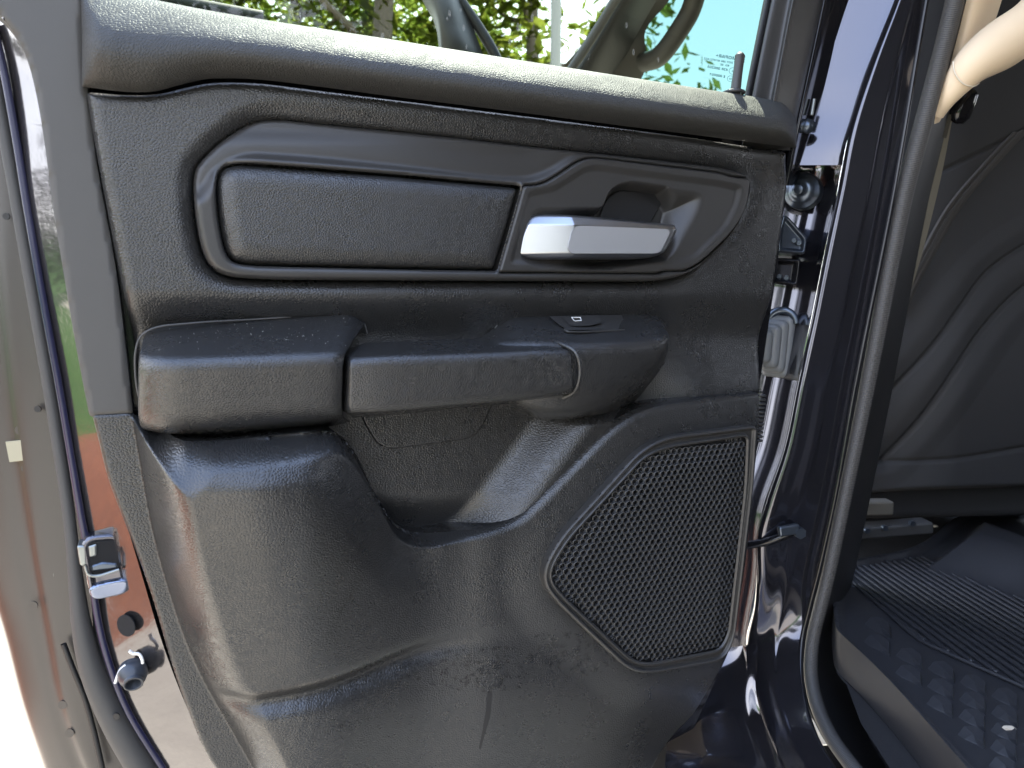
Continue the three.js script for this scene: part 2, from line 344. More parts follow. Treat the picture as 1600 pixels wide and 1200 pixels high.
/* main trim panel */
const mainHF = q => {
  const { px, py, sd } = q;
  const db = -sdBezel(px, py);
  let w = 0;
  if (db < 34) w -= db <= 0 ? 0.016 + 0.02 * sm(0, -8, db) : drop(db, 34, 0.016);
  const under = sm(452, 530, py), rgt = sm(1000, 1120, px);
  w -= 0.024 * under * (1 - 0.45 * rgt);
  w += 0.020 * rgt * sm(520, 625, py);
  w -= 0.010 * sm(-0.2, 1, (px - 1060) / 170) * sm(300, 240, py);
  const slope = sm(-26, 44, (px - 862) * 0.80 + (py - 672) * 0.60);
  w += 0.036 * slope * sm(625, 665, py) * (1 - rgt);
  w -= 0.020 * sm(770, 850, py) * (1 - slope);
  return w - drop(sd, 0.011, 0.009);
};
D('trim_panel', fill(DOOR, [[134, 140, 8], [185, 145, 20], [240, 146, 30], [288, 134, 30], [330, 125, 30], [400, 126, 30], [800, 176, 80], [1242, 233, 8], [1226, 350, 60], [1205, 500, 60], [1186, 616, 6], [1100, 640], [985, 690], [870, 800], [800, 850], [640, 860], [500, 720], [300, 700], [216, 660, 6], [213, 560, 40], [182, 400, 60], [150, 240, 60]], { hf: mainHF, back: -0.03 }), mat.skin);

/* bezel with handle plate and padded insert */
{
  const crease = lineDist(spline([[305, 300], [330, 262], [378, 238], [440, 238], [620, 254], [815, 272], [850, 262], [905, 236], [1170, 264]], 60));
  const bz = q => {
    const d = crease(q.px, q.py), below = crease.side > 0;
    let w = -0.006 + 0.004 * sm(0, 40, q.py - 190);
    const bev = below ? 0.010 * sm(0, 26, d) : -0.003 * sm(0, 40, d); w += bev + (0.010 - bev) * sm(285, 340, q.py);
    return w - drop(q.sd, 0.0055);
  };
  D('bezel', fill(DOOR, W.bezel, { w: -0.004, hf: bz, h: 0.0014, back: -0.03, holes: [W.insert, W.handlePlate.map(p => [p[0] + (p[0] > 1000 ? 3 : -1), p[1] + (p[1] > 360 ? 1 : -1), p[2]])] }), mat.satin);
  D('padded_insert', fill(DOOR, W.insert.map(p => [p[0] + (p[0] < 500 ? 3 : -2), p[1] + (p[1] < 350 ? 2.5 : -2.5), p[2]]), { w: 0.0, hf: q => 0.010 - drop(q.sd, 0.020, 0.013), back: -0.03 }), mat.pad);
  const well = pxSdf([[943, 330, 12], [952, 300, 18], [978, 288, 16], [1040, 297, 8], [1096, 303, 20], [1090, 330, 20], [1050, 400, 20], [940, 418, 14], [830, 415, 14], [812, 400, 10], [832, 330, 14]], 8);
  const bandS = pxSdf([[820, 300], [862, 292], [908, 262], [926, 259], [1120, 284], [1155, 292], [1150, 320], [1130, 358], [1082, 405], [1050, 414], [790, 414]], 10);
  const hp = q => {
    const s = bandS(q.px, q.py), d = well(q.px, q.py);
    let w = 0.001 - 0.004 * sm(-2, 10, s);
    const deep = sm(860, 950, q.px);
    w -= (0.006 + 0.022 * deep) * sm(-4, 9 + 34 * sm(1034, 1062, q.px), d + (q.px > 1040 ? 0 : 2));
    return w - drop(q.sd, 0.0025);
  };
  D('handle_plate', fill(DOOR, W.handlePlate, { w: 0, hf: q => 0.0075 + hp(q), h: 0.0012, back: -0.04 }), mat.plate);
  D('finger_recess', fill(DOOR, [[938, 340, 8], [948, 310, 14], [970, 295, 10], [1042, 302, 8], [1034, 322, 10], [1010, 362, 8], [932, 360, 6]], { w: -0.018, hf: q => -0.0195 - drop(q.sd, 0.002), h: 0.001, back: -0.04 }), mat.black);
}
/* door handle lever */
{
  const hf = q => {
    const left = Math.pow(clamp((894 - q.px) / 74), 1.15), yt = 350 + (q.px - 893) * 0.045, xr = 1049 - (q.py - 360) * 0.45;
    let w = 0.026 - 0.024 * left;
    w -= 0.009 * clamp((yt + 2 - q.py) / 16) + 0.006 * clamp((q.py - 395) / 9) + 0.008 * clamp((q.px - xr) / 12);
    return w - drop(q.sd, 0.0035, 0.004);
  };
  const g = D('door_handle', fill(DOOR, [[836, 338, 10], [846, 332, 8], [912, 336, 30], [1056, 351, 4], [1060, 358, 6], [1054, 374, 10], [1032, 399, 12], [1010, 404, 10], [846, 405, 10], [822, 402, 9], [818, 388, 8]], { w: 0.020, hf, h: 0.0009, back: -0.004 }), mat.chrome);
  D('grip_face', fill(DOOR, [[894, 358, 8], [903, 352.5, 8], [1044, 358, 4], [1047, 363, 4], [1032, 394, 8], [1023, 396, 4], [893, 396, 6], [887, 390, 6]], { w: 0.0262, hf: () => 0.0264, h: 0.003, back: 0.024 }), mat.brushed, g);
}
/* armrest pad, pull handle, switch pod */
{
  const arm = D('armrest', block(DOOR, [
    [[228, 517, -0.012], [216, 562, 0.062], [215, 664, 0.050], [230, 676, -0.012]],
    [[262, 510, -0.012], [258, 564, 0.078], [258, 673, 0.062], [268, 682, -0.012]],
    [[320, 506, -0.012], [320, 563, 0.081], [320, 675, 0.064], [324, 682, -0.012]],
    [[420, 500, -0.012], [420, 560, 0.081], [420, 668, 0.064], [420, 675, -0.012]],
    [[510, 494, -0.012], [506, 557, 0.081], [506, 659, 0.064], [510, 667, -0.012]],
    [[548, 493, -0.012], [526, 558, 0.080], [524, 655, 0.062], [536, 662, -0.012]],
    [[570, 505, -0.012], [538, 561, 0.076], [536, 652, 0.058], [548, 658, -0.012]]], 0.014, 0.024, 0.016, 0.010), mat.armrest);
  { const gs = []; for (let i = 0; i < 80; i++) { const u = rnd(), v = rnd(), px = 235 + u * 320, y0 = 515 - u * 20, y1 = 548 - u * 6, py = y0 + (y1 - y0) * v, t = (py - (513 - u * 20)) / 50, w = -0.004 + 0.068 * Math.pow(clamp(t), 0.75), p = DOOR.at(px, py, w + 0.006), r = 0.00022 + 0.0004 * rnd() * rnd(); const g = new THREE.SphereGeometry(r, 5, 4); g.scale(1 + 2.5 * rnd() * rnd(), 0.6, 1); gs.push(at(g, p.x, p.y, p.z - 0.004, 0, 0, rnd() * 3)); } const f = D('dust_flecks', join(gs), M(lin(0.30, 0.30, 0.28), 0.9), arm); f.userData.kind = 'stuff'; }
  // stitched welt along the back edge of the pad
  D('welt', tube(DOOR, [[222, 640, 0.001], [213, 600, 0.001], [212, 548, 0.001], [220, 526, 0.001], [240, 513, 0.001], [300, 505, 0.0], [400, 499, -0.012], [510, 492, -0.018], [548, 491, -0.020], [566, 500, -0.02], [574, 522, -0.02]], 0.0011, 120, 6), mat.matte, arm);
  D('pull_handle', block(DOOR, [
    [[570, 536, 0.004], [545, 561, 0.074], [543, 647, 0.070], [556, 653, 0.0]],
    [[600, 534, 0.004], [592, 558, 0.077], [592, 645, 0.073], [598, 650, 0.0]],
    [[680, 531, 0.004], [680, 556, 0.078], [680, 637, 0.074], [680, 642, 0.0]],
    [[770, 528, 0.004], [770, 553, 0.079], [770, 628, 0.075], [770, 633, 0.0]],
    [[830, 526, 0.006], [858, 549, 0.080], [860, 619, 0.077], [846, 626, 0.0]],
    [[850, 529, 0.02], [896, 551, 0.080], [899, 612, 0.077], [870, 624, 0.01]]], 0.011, 0.012, 0.006, 0.008, 0.0), mat.armrest);
  D('handle_seam', tube(DOOR, [[852, 530, 0.030], [878, 538, 0.056], [899, 551, 0.072], [906, 575, 0.075], [903, 600, 0.073], [893, 615, 0.062], [872, 624, 0.048]], 0.0026, 50, 8), mat.armrest);
  const pod = D('switch_pod', block(DOOR, [
    [[780, 508, -0.02], [771, 540, 0.040], [782, 618, 0.036], [800, 640, -0.03]],
    [[800, 494, -0.02], [800, 540, 0.050], [806, 632, 0.044], [816, 646, -0.03]],
    [[850, 491, -0.02], [850, 540, 0.058], [850, 642, 0.052], [850, 658, -0.03]],
    [[905, 489, -0.02], [908, 542, 0.063], [904, 642, 0.056], [894, 660, -0.03]],
    [[955, 488, -0.02], [962, 540, 0.064], [954, 628, 0.057], [936, 655, -0.03]],
    [[1005, 487, -0.02], [1014, 536, 0.060], [1006, 594, 0.053], [984, 634, -0.02]],
    [[1030, 492, -0.02], [1040, 530, 0.056], [1036, 560, 0.050], [1018, 596, -0.02]],
    [[1042, 503, -0.02], [1050, 527, 0.040], [1048, 546, 0.034], [1036, 572, -0.02]]], 0.013, 0.030, 0.016, 0.020, -0.02), mat.armrest);
  D('welt', tube(DOOR, [[769, 526, -0.02], [773, 514, -0.02], [785, 500, -0.021], [802, 492, -0.022], [900, 487, -0.022], [1008, 485.5, -0.022], [1020, 487, -0.02]], 0.0010, 80, 6), mat.matte, pod);
  // window switch: bezel tray, rocker, symbol
  const top = (px, py) => { const K = [[489, -0.02], [541, 0.0635]]; for (let i = 1; i < K.length; i++) if (py <= K[i][0]) return 0.002 + K[i - 1][1] + (K[i][1] - K[i - 1][1]) * (py - K[i - 1][0]) / (K[i][0] - K[i - 1][0]); return 0.066; };
  const flat = (pts, lift, nu = 8) => pts.map(p => [p[0], p[1], top(p[0], p[1]) + lift]);
  const sheet = (a, b, l) => net(DOOR, [flat(a, l), flat(b, l)].map(r => r), 10, 6, undefined);
  D('switch_tray', net(DOOR, [flat([[858, 494], [868, 503], [886, 516]], 0.0022), flat([[905, 493], [912, 503], [925, 515.5]], 0.0024), flat([[972, 492], [975, 502], [978, 514.5]], 0.0022)], 14, 14), mat.plate);
  const rk = D('window_switch', net(DOOR, [flat([[878, 494], [884, 501], [890, 509]], 0.0050), flat([[905, 493], [912, 500], [921, 508.5]], 0.0080), flat([[934, 492.5], [938, 499], [940, 504]], 0.0095)], 12, 12), mat.plate);
  const sym = (x0, y0, x1, y1, r) => tube(DOOR, [[x0, y0, top(x0, y0) + 0.0086], [x1, y1, top(x1, y1) + 0.0086]], r, 2, 5);
  D('window_symbol', join([sym(893, 496, 907, 496, 0.0006), sym(907, 496, 908.5, 501, 0.0005), sym(898, 501.5, 908.5, 501, 0.0005), sym(893, 496, 898, 501.5, 0.0005)]), mat.white, rk);
  D('switch_rim', tube(DOOR, [[882, 515, top(882, 515) + 0.003], [886, 518, top(886, 518) + 0.003], [976, 516, top(976, 516) + 0.003]], 0.0014, 30, 6), mat.satin);
}
/* access cover in the pocket wall */
D('access_cover', fill(DOOR, [[563, 640, 4], [568, 660, 10], [590, 696, 12], [612, 702, 10], [735, 686, 14], [752, 672, 12], [772, 628, 4], [660, 600, 4]], { w: -0.022, hf: q => mainHF({ px: q.px, py: q.py, sd: 1 }) + 0.003 - drop(q.sd, 0.0024), h: 0.001, back: -0.04 }), mat.skin);

/* lower panel */
const bulge = pxSdf([[205, 655, 4], [216, 664, 12], [262, 680, 40], [330, 682, 60], [490, 665, 40], [522, 672, 30], [545, 700, 30], [600, 790, 60], [626, 834, 30], [660, 849, 30], [800, 824, 50], [850, 775, 50], [962, 658, 50], [1020, 632, 40], [1190, 608, 4], [1200, 1300, 4], [440, 1300, 4], [392, 1205, 60], [300, 1050, 80], [240, 855, 80], [214, 700, 40]], 10);
const pocketEdge = lineDist(spline([[440, 640], [505, 655], [545, 698], [600, 790], [632, 838], [680, 850], [800, 828]], 50));
const valley = lineDist(spline([[330, 1096], [400, 1086], [520, 1062], [620, 1034], [720, 1006], [860, 985]], 40));
const addedRidge = spline([[378, 640], [384, 720], [402, 860], [424, 950], [470, 1010], [600, 1050], [720, 1130]], 60), addedRidgeD = lineDist(addedRidge);  // added ridge, shaped so that a light and dark reflection edge crosses the panel
const spkSd = pxSdf([[1040, 682], [1180, 665], [1145, 1005], [1010, 1052], [870, 940], [850, 900], [875, 840], [1000, 700]], 30);
const lowHF = q => {
  const { px, py, sd } = q;
  const s = bulge(px, py);
  const soft = sm(740, 450, px), d = addedRidgeD(px, py) * (addedRidgeD.side > 0 ? 1 : -1);
  const addedCrest = (d > 0 ? 1 - clamp((Math.sqrt(d * d + 484) - 22) / 185) : 1 - sm(0, 170, -d)) * sm(0.92, 0.62, addedRidgeD.t) * sm(640, 740, py);
  const lift = 0.024 * sm(650, 780, px);
  let w = -0.012 + lift; if (s <= 0) w += 0.070 * soft * sm(236, 290, px) * sm(790, 700, py) * sm(30, 20, -s);
  if (s > 0) {
    const side = sm(330, 270, px - (py - 700) * 0.32), R = 11 + 22 * sm(560, 470, px) + 40 * side, H = 0.019 + (0.026 + 0.060 * sm(1080, 720, py)) * soft - 0.014 * sm(650, 780, px); w += 0.015 * addedCrest * sm(0, 60, s);
    const foot = 0.070 * soft * sm(236, 290, px) * sm(790, 700, py);
    w += foot + (H - foot) * (1 - Math.pow(clamp(1 - s / R), 1.8));
    const sp = pocketEdge(px, py), bv = 78 - sp; w -= 0.014 * (bv + Math.sqrt(bv * bv + 160)) / 156 * sm(980, 850, py) * sm(700, 610, px);
    const v = valley(px, py);
    w -= 0.011 * Math.exp(-((v / 16) ** 2)) * sm(0.0, 0.15, valley.t) * sm(1.0, 0.5, valley.t);
    w += 0.003 * sm(1040, 1130, py - (px - 560) * -0.18) * sm(1260, 1130, py) * sm(330, 460, px) * sm(980, 760, px);
    w -= 0.016 * sm(1080, 1260, py - (px - 640) * -0.10) * sm(470, 640, px);
    const k = spkSd(px, py);
    w += 0.007 * sm(-80, -4, k);
    w -= 0.020 * sm(1060, 1190, py) * sm(900, 1080, px);
  }
  return w - drop(sd, 0.004);
};
D('lower_panel', fill(DOOR, [[140, 653, 6], [204, 650, 4], [216, 661, 10], [262, 678, 40], [330, 680, 60], [490, 663, 40], [522, 670, 30], [547, 700, 30], [602, 788, 60], [628, 832, 30], [662, 847, 30], [800, 822, 50], [848, 772, 50], [960, 656, 50], [1020, 630, 40], [1186, 612, 6], [1180, 670, 10], [1158, 900, 60], [1134, 1010, 30], [1108, 1075, 30], [1096, 1130, 20], [1064, 1182, 30], [1030, 1240, 20], [350, 1240], [322, 1200, 40], [272, 1070, 60], [238, 945, 60], [196, 835, 40], [166, 760, 40], [152, 700, 20]], { hf: lowHF, w: 0.015, h: 0.0016, back: -0.05 }), mat.skin);
const onLow = d => q => lowHF({ px: q.px, py: q.py, sd: 1 }) + d;
D('drip_stain', fill(DOOR, [[762, 1082, 2], [769, 1080, 2], [768, 1120, 4], [762, 1150, 4], [757, 1180, 2], [754, 1178, 2], [758, 1140, 4], [761, 1110, 4]], { w: 0.02, hf: onLow(0.0005), h: 0.0012 }), M(lin(0.010, 0.010, 0.011), 0.5));

{
  const a = noise2(64), b = noise2(24), al = dataTex(256, (u, v) => sm(0.45, 0.95, 0.5 * b(u * 24, v * 24) + 0.5 * a(u * 64, v * 64)) * 0.55, { tile: 0.11 });
  const grime = M(lin(0.008, 0.008, 0.009), 0.6, { alphaMap: al, transparent: true });
  for (const o of [[[610, 1046, 20], [700, 1022, 30], [800, 1008, 30], [850, 1030, 20], [820, 1076, 20], [740, 1084, 20], [660, 1072, 20]], [[830, 990, 20], [900, 985, 20], [960, 1030, 20], [930, 1060, 20], [850, 1040, 20]], [[505, 1105, 10], [550, 1120, 20], [610, 1170, 20], [590, 1196, 20], [540, 1160, 20]]])
    D('grime_smudge', fill(DOOR, o, { w: 0.02, hf: onLow(0.0006), h: 0.003 }), grime);
}
/* speaker grille */
{
  const O = [[1040, 682, 26], [1182, 664, 10], [1176, 760, 30], [1147, 1000, 20], [1130, 1032, 18], [1012, 1053, 24], [980, 1046, 20], [872, 944, 26], [849, 914, 22], [850, 884, 22], [876, 838, 30], [1000, 702, 24]];
  const I = [[1046, 700, 22], [1166, 682, 8], [1163, 760, 30], [1137, 990, 14], [1124, 1014, 12], [1012, 1036, 20], [988, 1030, 16], [884, 934, 22], [862, 908, 18], [863, 886, 18], [888, 844, 26], [1008, 714, 20]];
  const w0 = 0.034;
  D('speaker_frame', fill(DOOR, O, { w: w0, hf: q => w0 + 0.003 - drop(q.sd, 0.0028) - 0.0045 * sm(0.0035, 0.0058, q.sd), h: 0.0011, back: -0.02, holes: [I] }), mat.satin);
  const spk = D('speaker_backing', fill(DOOR, I.map(p => [p[0], p[1], p[2]]), { w: w0 - 0.005, hf: () => w0 - 0.005, h: 0.01 }), mat.black);
  const inner = roundPoly(I).map(p => { const q = DOOR.at(p[0], p[1], w0 - 0.002); return [q.x, q.y]; }), S = sdf(inner);
  const pitch = 0.0092, R = pitch / Math.sqrt(3), ri = R * 0.74, pos = [], uv = [], idx = [];
  let x0 = 1e9, x1 = -1e9, y0 = 1e9, y1 = -1e9; for (const [x, y] of inner) { x0 = Math.min(x0, x); x1 = Math.max(x1, x); y0 = Math.min(y0, y); y1 = Math.max(y1, y); }
  for (let r = 0, y = y0; y < y1; y += pitch * 0.866 * 0.84, r++) for (let x = x0 + (r & 1 ? pitch / 2 : 0); x < x1; x += pitch) {
    const s = S(x, y); if (s < 0.0015) continue;
    const zt = w0 - 0.001 + 0.004 * sm(0, 0.03, s), b = pos.length / 3, k = Math.min(1, (s + 0.002) / R);
    for (const [rr, z] of [[R * 1.02, zt - 0.0012], [(R + ri) / 2, zt], [ri, zt - 0.001], [ri * 0.94, zt - 0.0035]]) for (let i = 0; i < 6; i++) {
      const a = Math.PI / 6 + i * Math.PI / 3; pos.push(x + Math.cos(a) * rr * k, y + Math.sin(a) * rr * 0.84 * k, z); uv.push(pos[pos.length - 3], pos[pos.length - 2]);
    }
    for (let l = 0; l < 3; l++) for (let i = 0; i < 6; i++) { const j = (i + 1) % 6, p = b + l * 6; idx.push(p + i, p + j, p + 6 + i, p + j, p + 6 + j, p + 6 + i); }
  }
  const gm = D('speaker_mesh', indexed(pos, uv, idx), mat.mesh); gm.userData.kind = 'stuff';
}

/* door edge at the latch side */
D('edge_trim', fill(DOOR, [[-40, -60, 4], [126, -60, 4], [136, 138, 4], [150, 250, 40], [182, 420, 60], [208, 646, 4], [140, 652, 6], [118, 540, 60], [80, 310, 60], [72, 240, 40], [58, 150, 40], [40, 80, 40], [0, 20, 40], [-40, -10]], { w: -0.014, hf: q => -0.012 - drop(q.sd, 0.003), h: 0.003, back: -0.05 }), mat.matte);
{
  const L = [[20, -16, 14], [100, 3, 54], [200, 20, 68], [300, 33, 80], [450, 60, 106], [600, 88, 140], [700, 104, 156], [800, 120, 186], [900, 137, 216], [1000, 150, 246], [1100, 182, 284], [1200, 240, 332], [1250, 275, 362]];
  D('painted_edge', net(DOOR, L.map(([y, a, b]) => { const s = b - a; const L2 = t => [a + t * (s + 6), y, -0.068 + 0.048 * t]; return [[a - 3, y, -0.085], L2(0.05), L2(0.2), L2(0.4), L2(0.6), L2(0.8), L2(1)]; }), 40, 160), mat.jamb);
  const bead = [[-10, 40, -0.058], [8, 120, -0.058], [26, 220, -0.058], [42, 320, -0.058], [68, 470, -0.058], [92, 600, -0.058], [109, 700, -0.058], [126, 800, -0.058], [141, 880, -0.058], [152, 960, -0.058], [166, 1020, -0.058], [200, 1110, -0.058], [258, 1205, -0.058]];
  D('hem_bead', tube(DOOR, bead, 0.0036, 120, 10), M(lin(0.015, 0.016, 0.045), 0.2));
  const seal = [[-12, 100, -0.075], [6, 200, -0.075], [24, 300, -0.075], [50, 450, -0.075], [76, 600, -0.075], [92, 700, -0.075], [107, 800, -0.075], [118, 900, -0.075], [128, 980, -0.075], [146, 1050, -0.075], [178, 1120, -0.075], [232, 1215, -0.075]];
  D('weatherstrip', tube(DOOR, seal, t => 0.006 + 0.010 * sm(0.6, 0.95, t), 120, 12), mat.rubber);
  const FL = [[-60, -140, -60, -12], [100, -120, -40, 0], [300, -90, -10, 28], [450, -80, 5, 52], [600, -60, 22, 72], [750, -40, 42, 96], [900, -14, 66, 116], [1000, 14, 84, 134], [1100, 40, 104, 166], [1200, 74, 140, 214], [1260, 94, 168, 250]];
  D('outer_flange', net(DOOR, FL.map(([y, a, m, b]) => [[a - 6, y, -0.16], [a, y, -0.14], [a + (m - a) * 0.45, y, -0.125], [m - 12, y, -0.118], [m, y, -0.110], [m + (b - m) * 0.5, y, -0.104], [b, y, -0.10], [b + 26, y, -0.095]]), 30, 110), mat.film);
  D('tape_edge', tube(DOOR, [[8, 470, -0.112], [28, 600, -0.110], [44, 690, -0.109], [66, 800, -0.108], [84, 900, -0.106]], 0.0007, 60, 5), mat.zinc);
  D('drip_seal', tube(DOOR, [[99, 1006, -0.096], [112, 1040, -0.095], [132, 1090, -0.094], [146, 1140, -0.094], [162, 1210, -0.094]], 0.0030, 50, 8), mat.black);
  const disc = (px, py, w, r) => { const p = DOOR.at(px, py, w); return at(new THREE.CylinderGeometry(r, r, 0.0015, 20), p.x, p.y, p.z, Math.PI / 2, -0.35); };
  for (const [x, y] of [[31, 672], [41, 732], [70, 892], [52, 946], [98, 1101], [109, 1145]]) D('weld_dot', disc(x, y, -0.112, 0.0048), mat.film);
  D('foil_patch', (() => { const p = DOOR.at(31, 704, -0.112); return at(rbox(0.024, 0.022, 0.0012, 0.0004), p.x, p.y, p.z, 0, -0.3, 0.1); })(), M(lin(0.30, 0.28, 0.20), 0.5));
  for (const [x, y, w] of [[10, 338, -0.096], [59, 639, -0.095], [111, 891, -0.094], [182, 1119, -0.058]]) D('drain_hole', disc(x, y, w, 0.0034), mat.black);
}
/* latch */
{
  const lt = D('latch', fill(DOOR, [[126, 850, 10], [140, 838, 10], [182, 834, 14], [196, 848, 12], [204, 905, 16], [196, 930, 16], [152, 938, 14], [138, 925, 10]], { w: -0.036, hf: q => -0.036 - drop(q.sd, 0.0035) - 0.003 * sm(0.003, 0.008, q.sd), h: 0.001, back: -0.07 }), mat.paint);
  D('latch_recess_shade', fill(DOOR, [[134, 846, 6], [184, 842, 6], [190, 894, 6], [140, 899, 6]], { w: -0.0365, hf: q => -0.0372 - drop(q.sd, 0.002), h: 0.001, back: -0.05 }), M(lin(0.006, 0.006, 0.007), 0.95), lt);  // flat plate, no real recess: its shade is put into the near-black colour
  const tb = (p, r) => tube(DOOR, p, r, 20, 8);
  D('striker_wire', tb([[133, 884, -0.035], [138, 897, -0.034], [150, 900, -0.034], [186, 890, -0.034]], 0.0016), mat.zinc, lt);
  D('latch_claw', fill(DOOR, [[138, 854, 2], [151, 850, 2], [151, 868, 2], [140, 871, 2]], { w: -0.036, hf: q => -0.0355 - drop(q.sd, 0.001), h: 0.001, back: -0.04 }), mat.zinc, lt);
  D('latch_claw', fill(DOOR, [[142, 884, 3], [160, 878, 4], [183, 880, 2], [185, 888, 2], [143, 893, 2]], { w: -0.036, hf: q => -0.0355 - drop(q.sd, 0.002), h: 0.001, back: -0.04 }), mat.steel, lt);
  D('latch_tab', fill(DOOR, [[120, 853, 3], [134, 853, 2], [136, 884, 3], [125, 884, 3]], { w: -0.036, hf: q => -0.036 - drop(q.sd, 0.001), h: 0.001, back: -0.06 }), mat.zinc, lt);
  D('latch_plate', fill(DOOR, [[137, 920, 8], [152, 912, 6], [190, 904, 6], [203, 906, 8], [198, 928, 10], [152, 938, 8], [142, 934, 6]], { w: -0.035, hf: q => -0.034 - drop(q.sd, 0.003), h: 0.001, back: -0.05 }), M(lin(0.20, 0.23, 0.31), 0.16, { metalness: 0.9 }), lt);
  const p = DOOR.at(197, 981, -0.030);
  D('access_hole_shade', at(new THREE.CylinderGeometry(0.0115, 0.0115, 0.0012, 32), p.x, p.y, p.z - 0.006, Math.PI / 2, -0.75), M(lin(0.006, 0.006, 0.007), 0.95));  // solid disc, coloured near black for the darkness inside a hole
  const b = DOOR.at(207, 1050, -0.034);
  const bm = at(lathe([[0.0001, 0.006], [0.0075, 0.007], [0.0085, 0.0195], [0.0115, 0.0200], [0.0118, 0.017], [0.0112, 0.0145], [0.0150, 0.012], [0.0180, 0.004], [0.0172, -0.003], [0.0150, -0.006], [0.0150, -0.009]], 36).scale(0.82, 0.82, 0.82), b.x, b.y, b.z, Math.PI / 2 + 0.42, 0.06);
  D('rubber_bumper', bm, M(lin(0.030, 0.035, 0.045), 0.32));
  D('sealer_bead', tube(DOOR, [[202, 1017, -0.024], [208, 1021, -0.024], [217, 1022, -0.023], [222, 1030, -0.022], [223, 1036, -0.024]], 0.0016, 24, 6), mat.white);
  D('sealer_bead', tube(DOOR, [[197, 1039, -0.028], [189, 1046, -0.029], [184, 1056, -0.030], [180, 1067, -0.032]], 0.0016, 24, 6), mat.white);
}
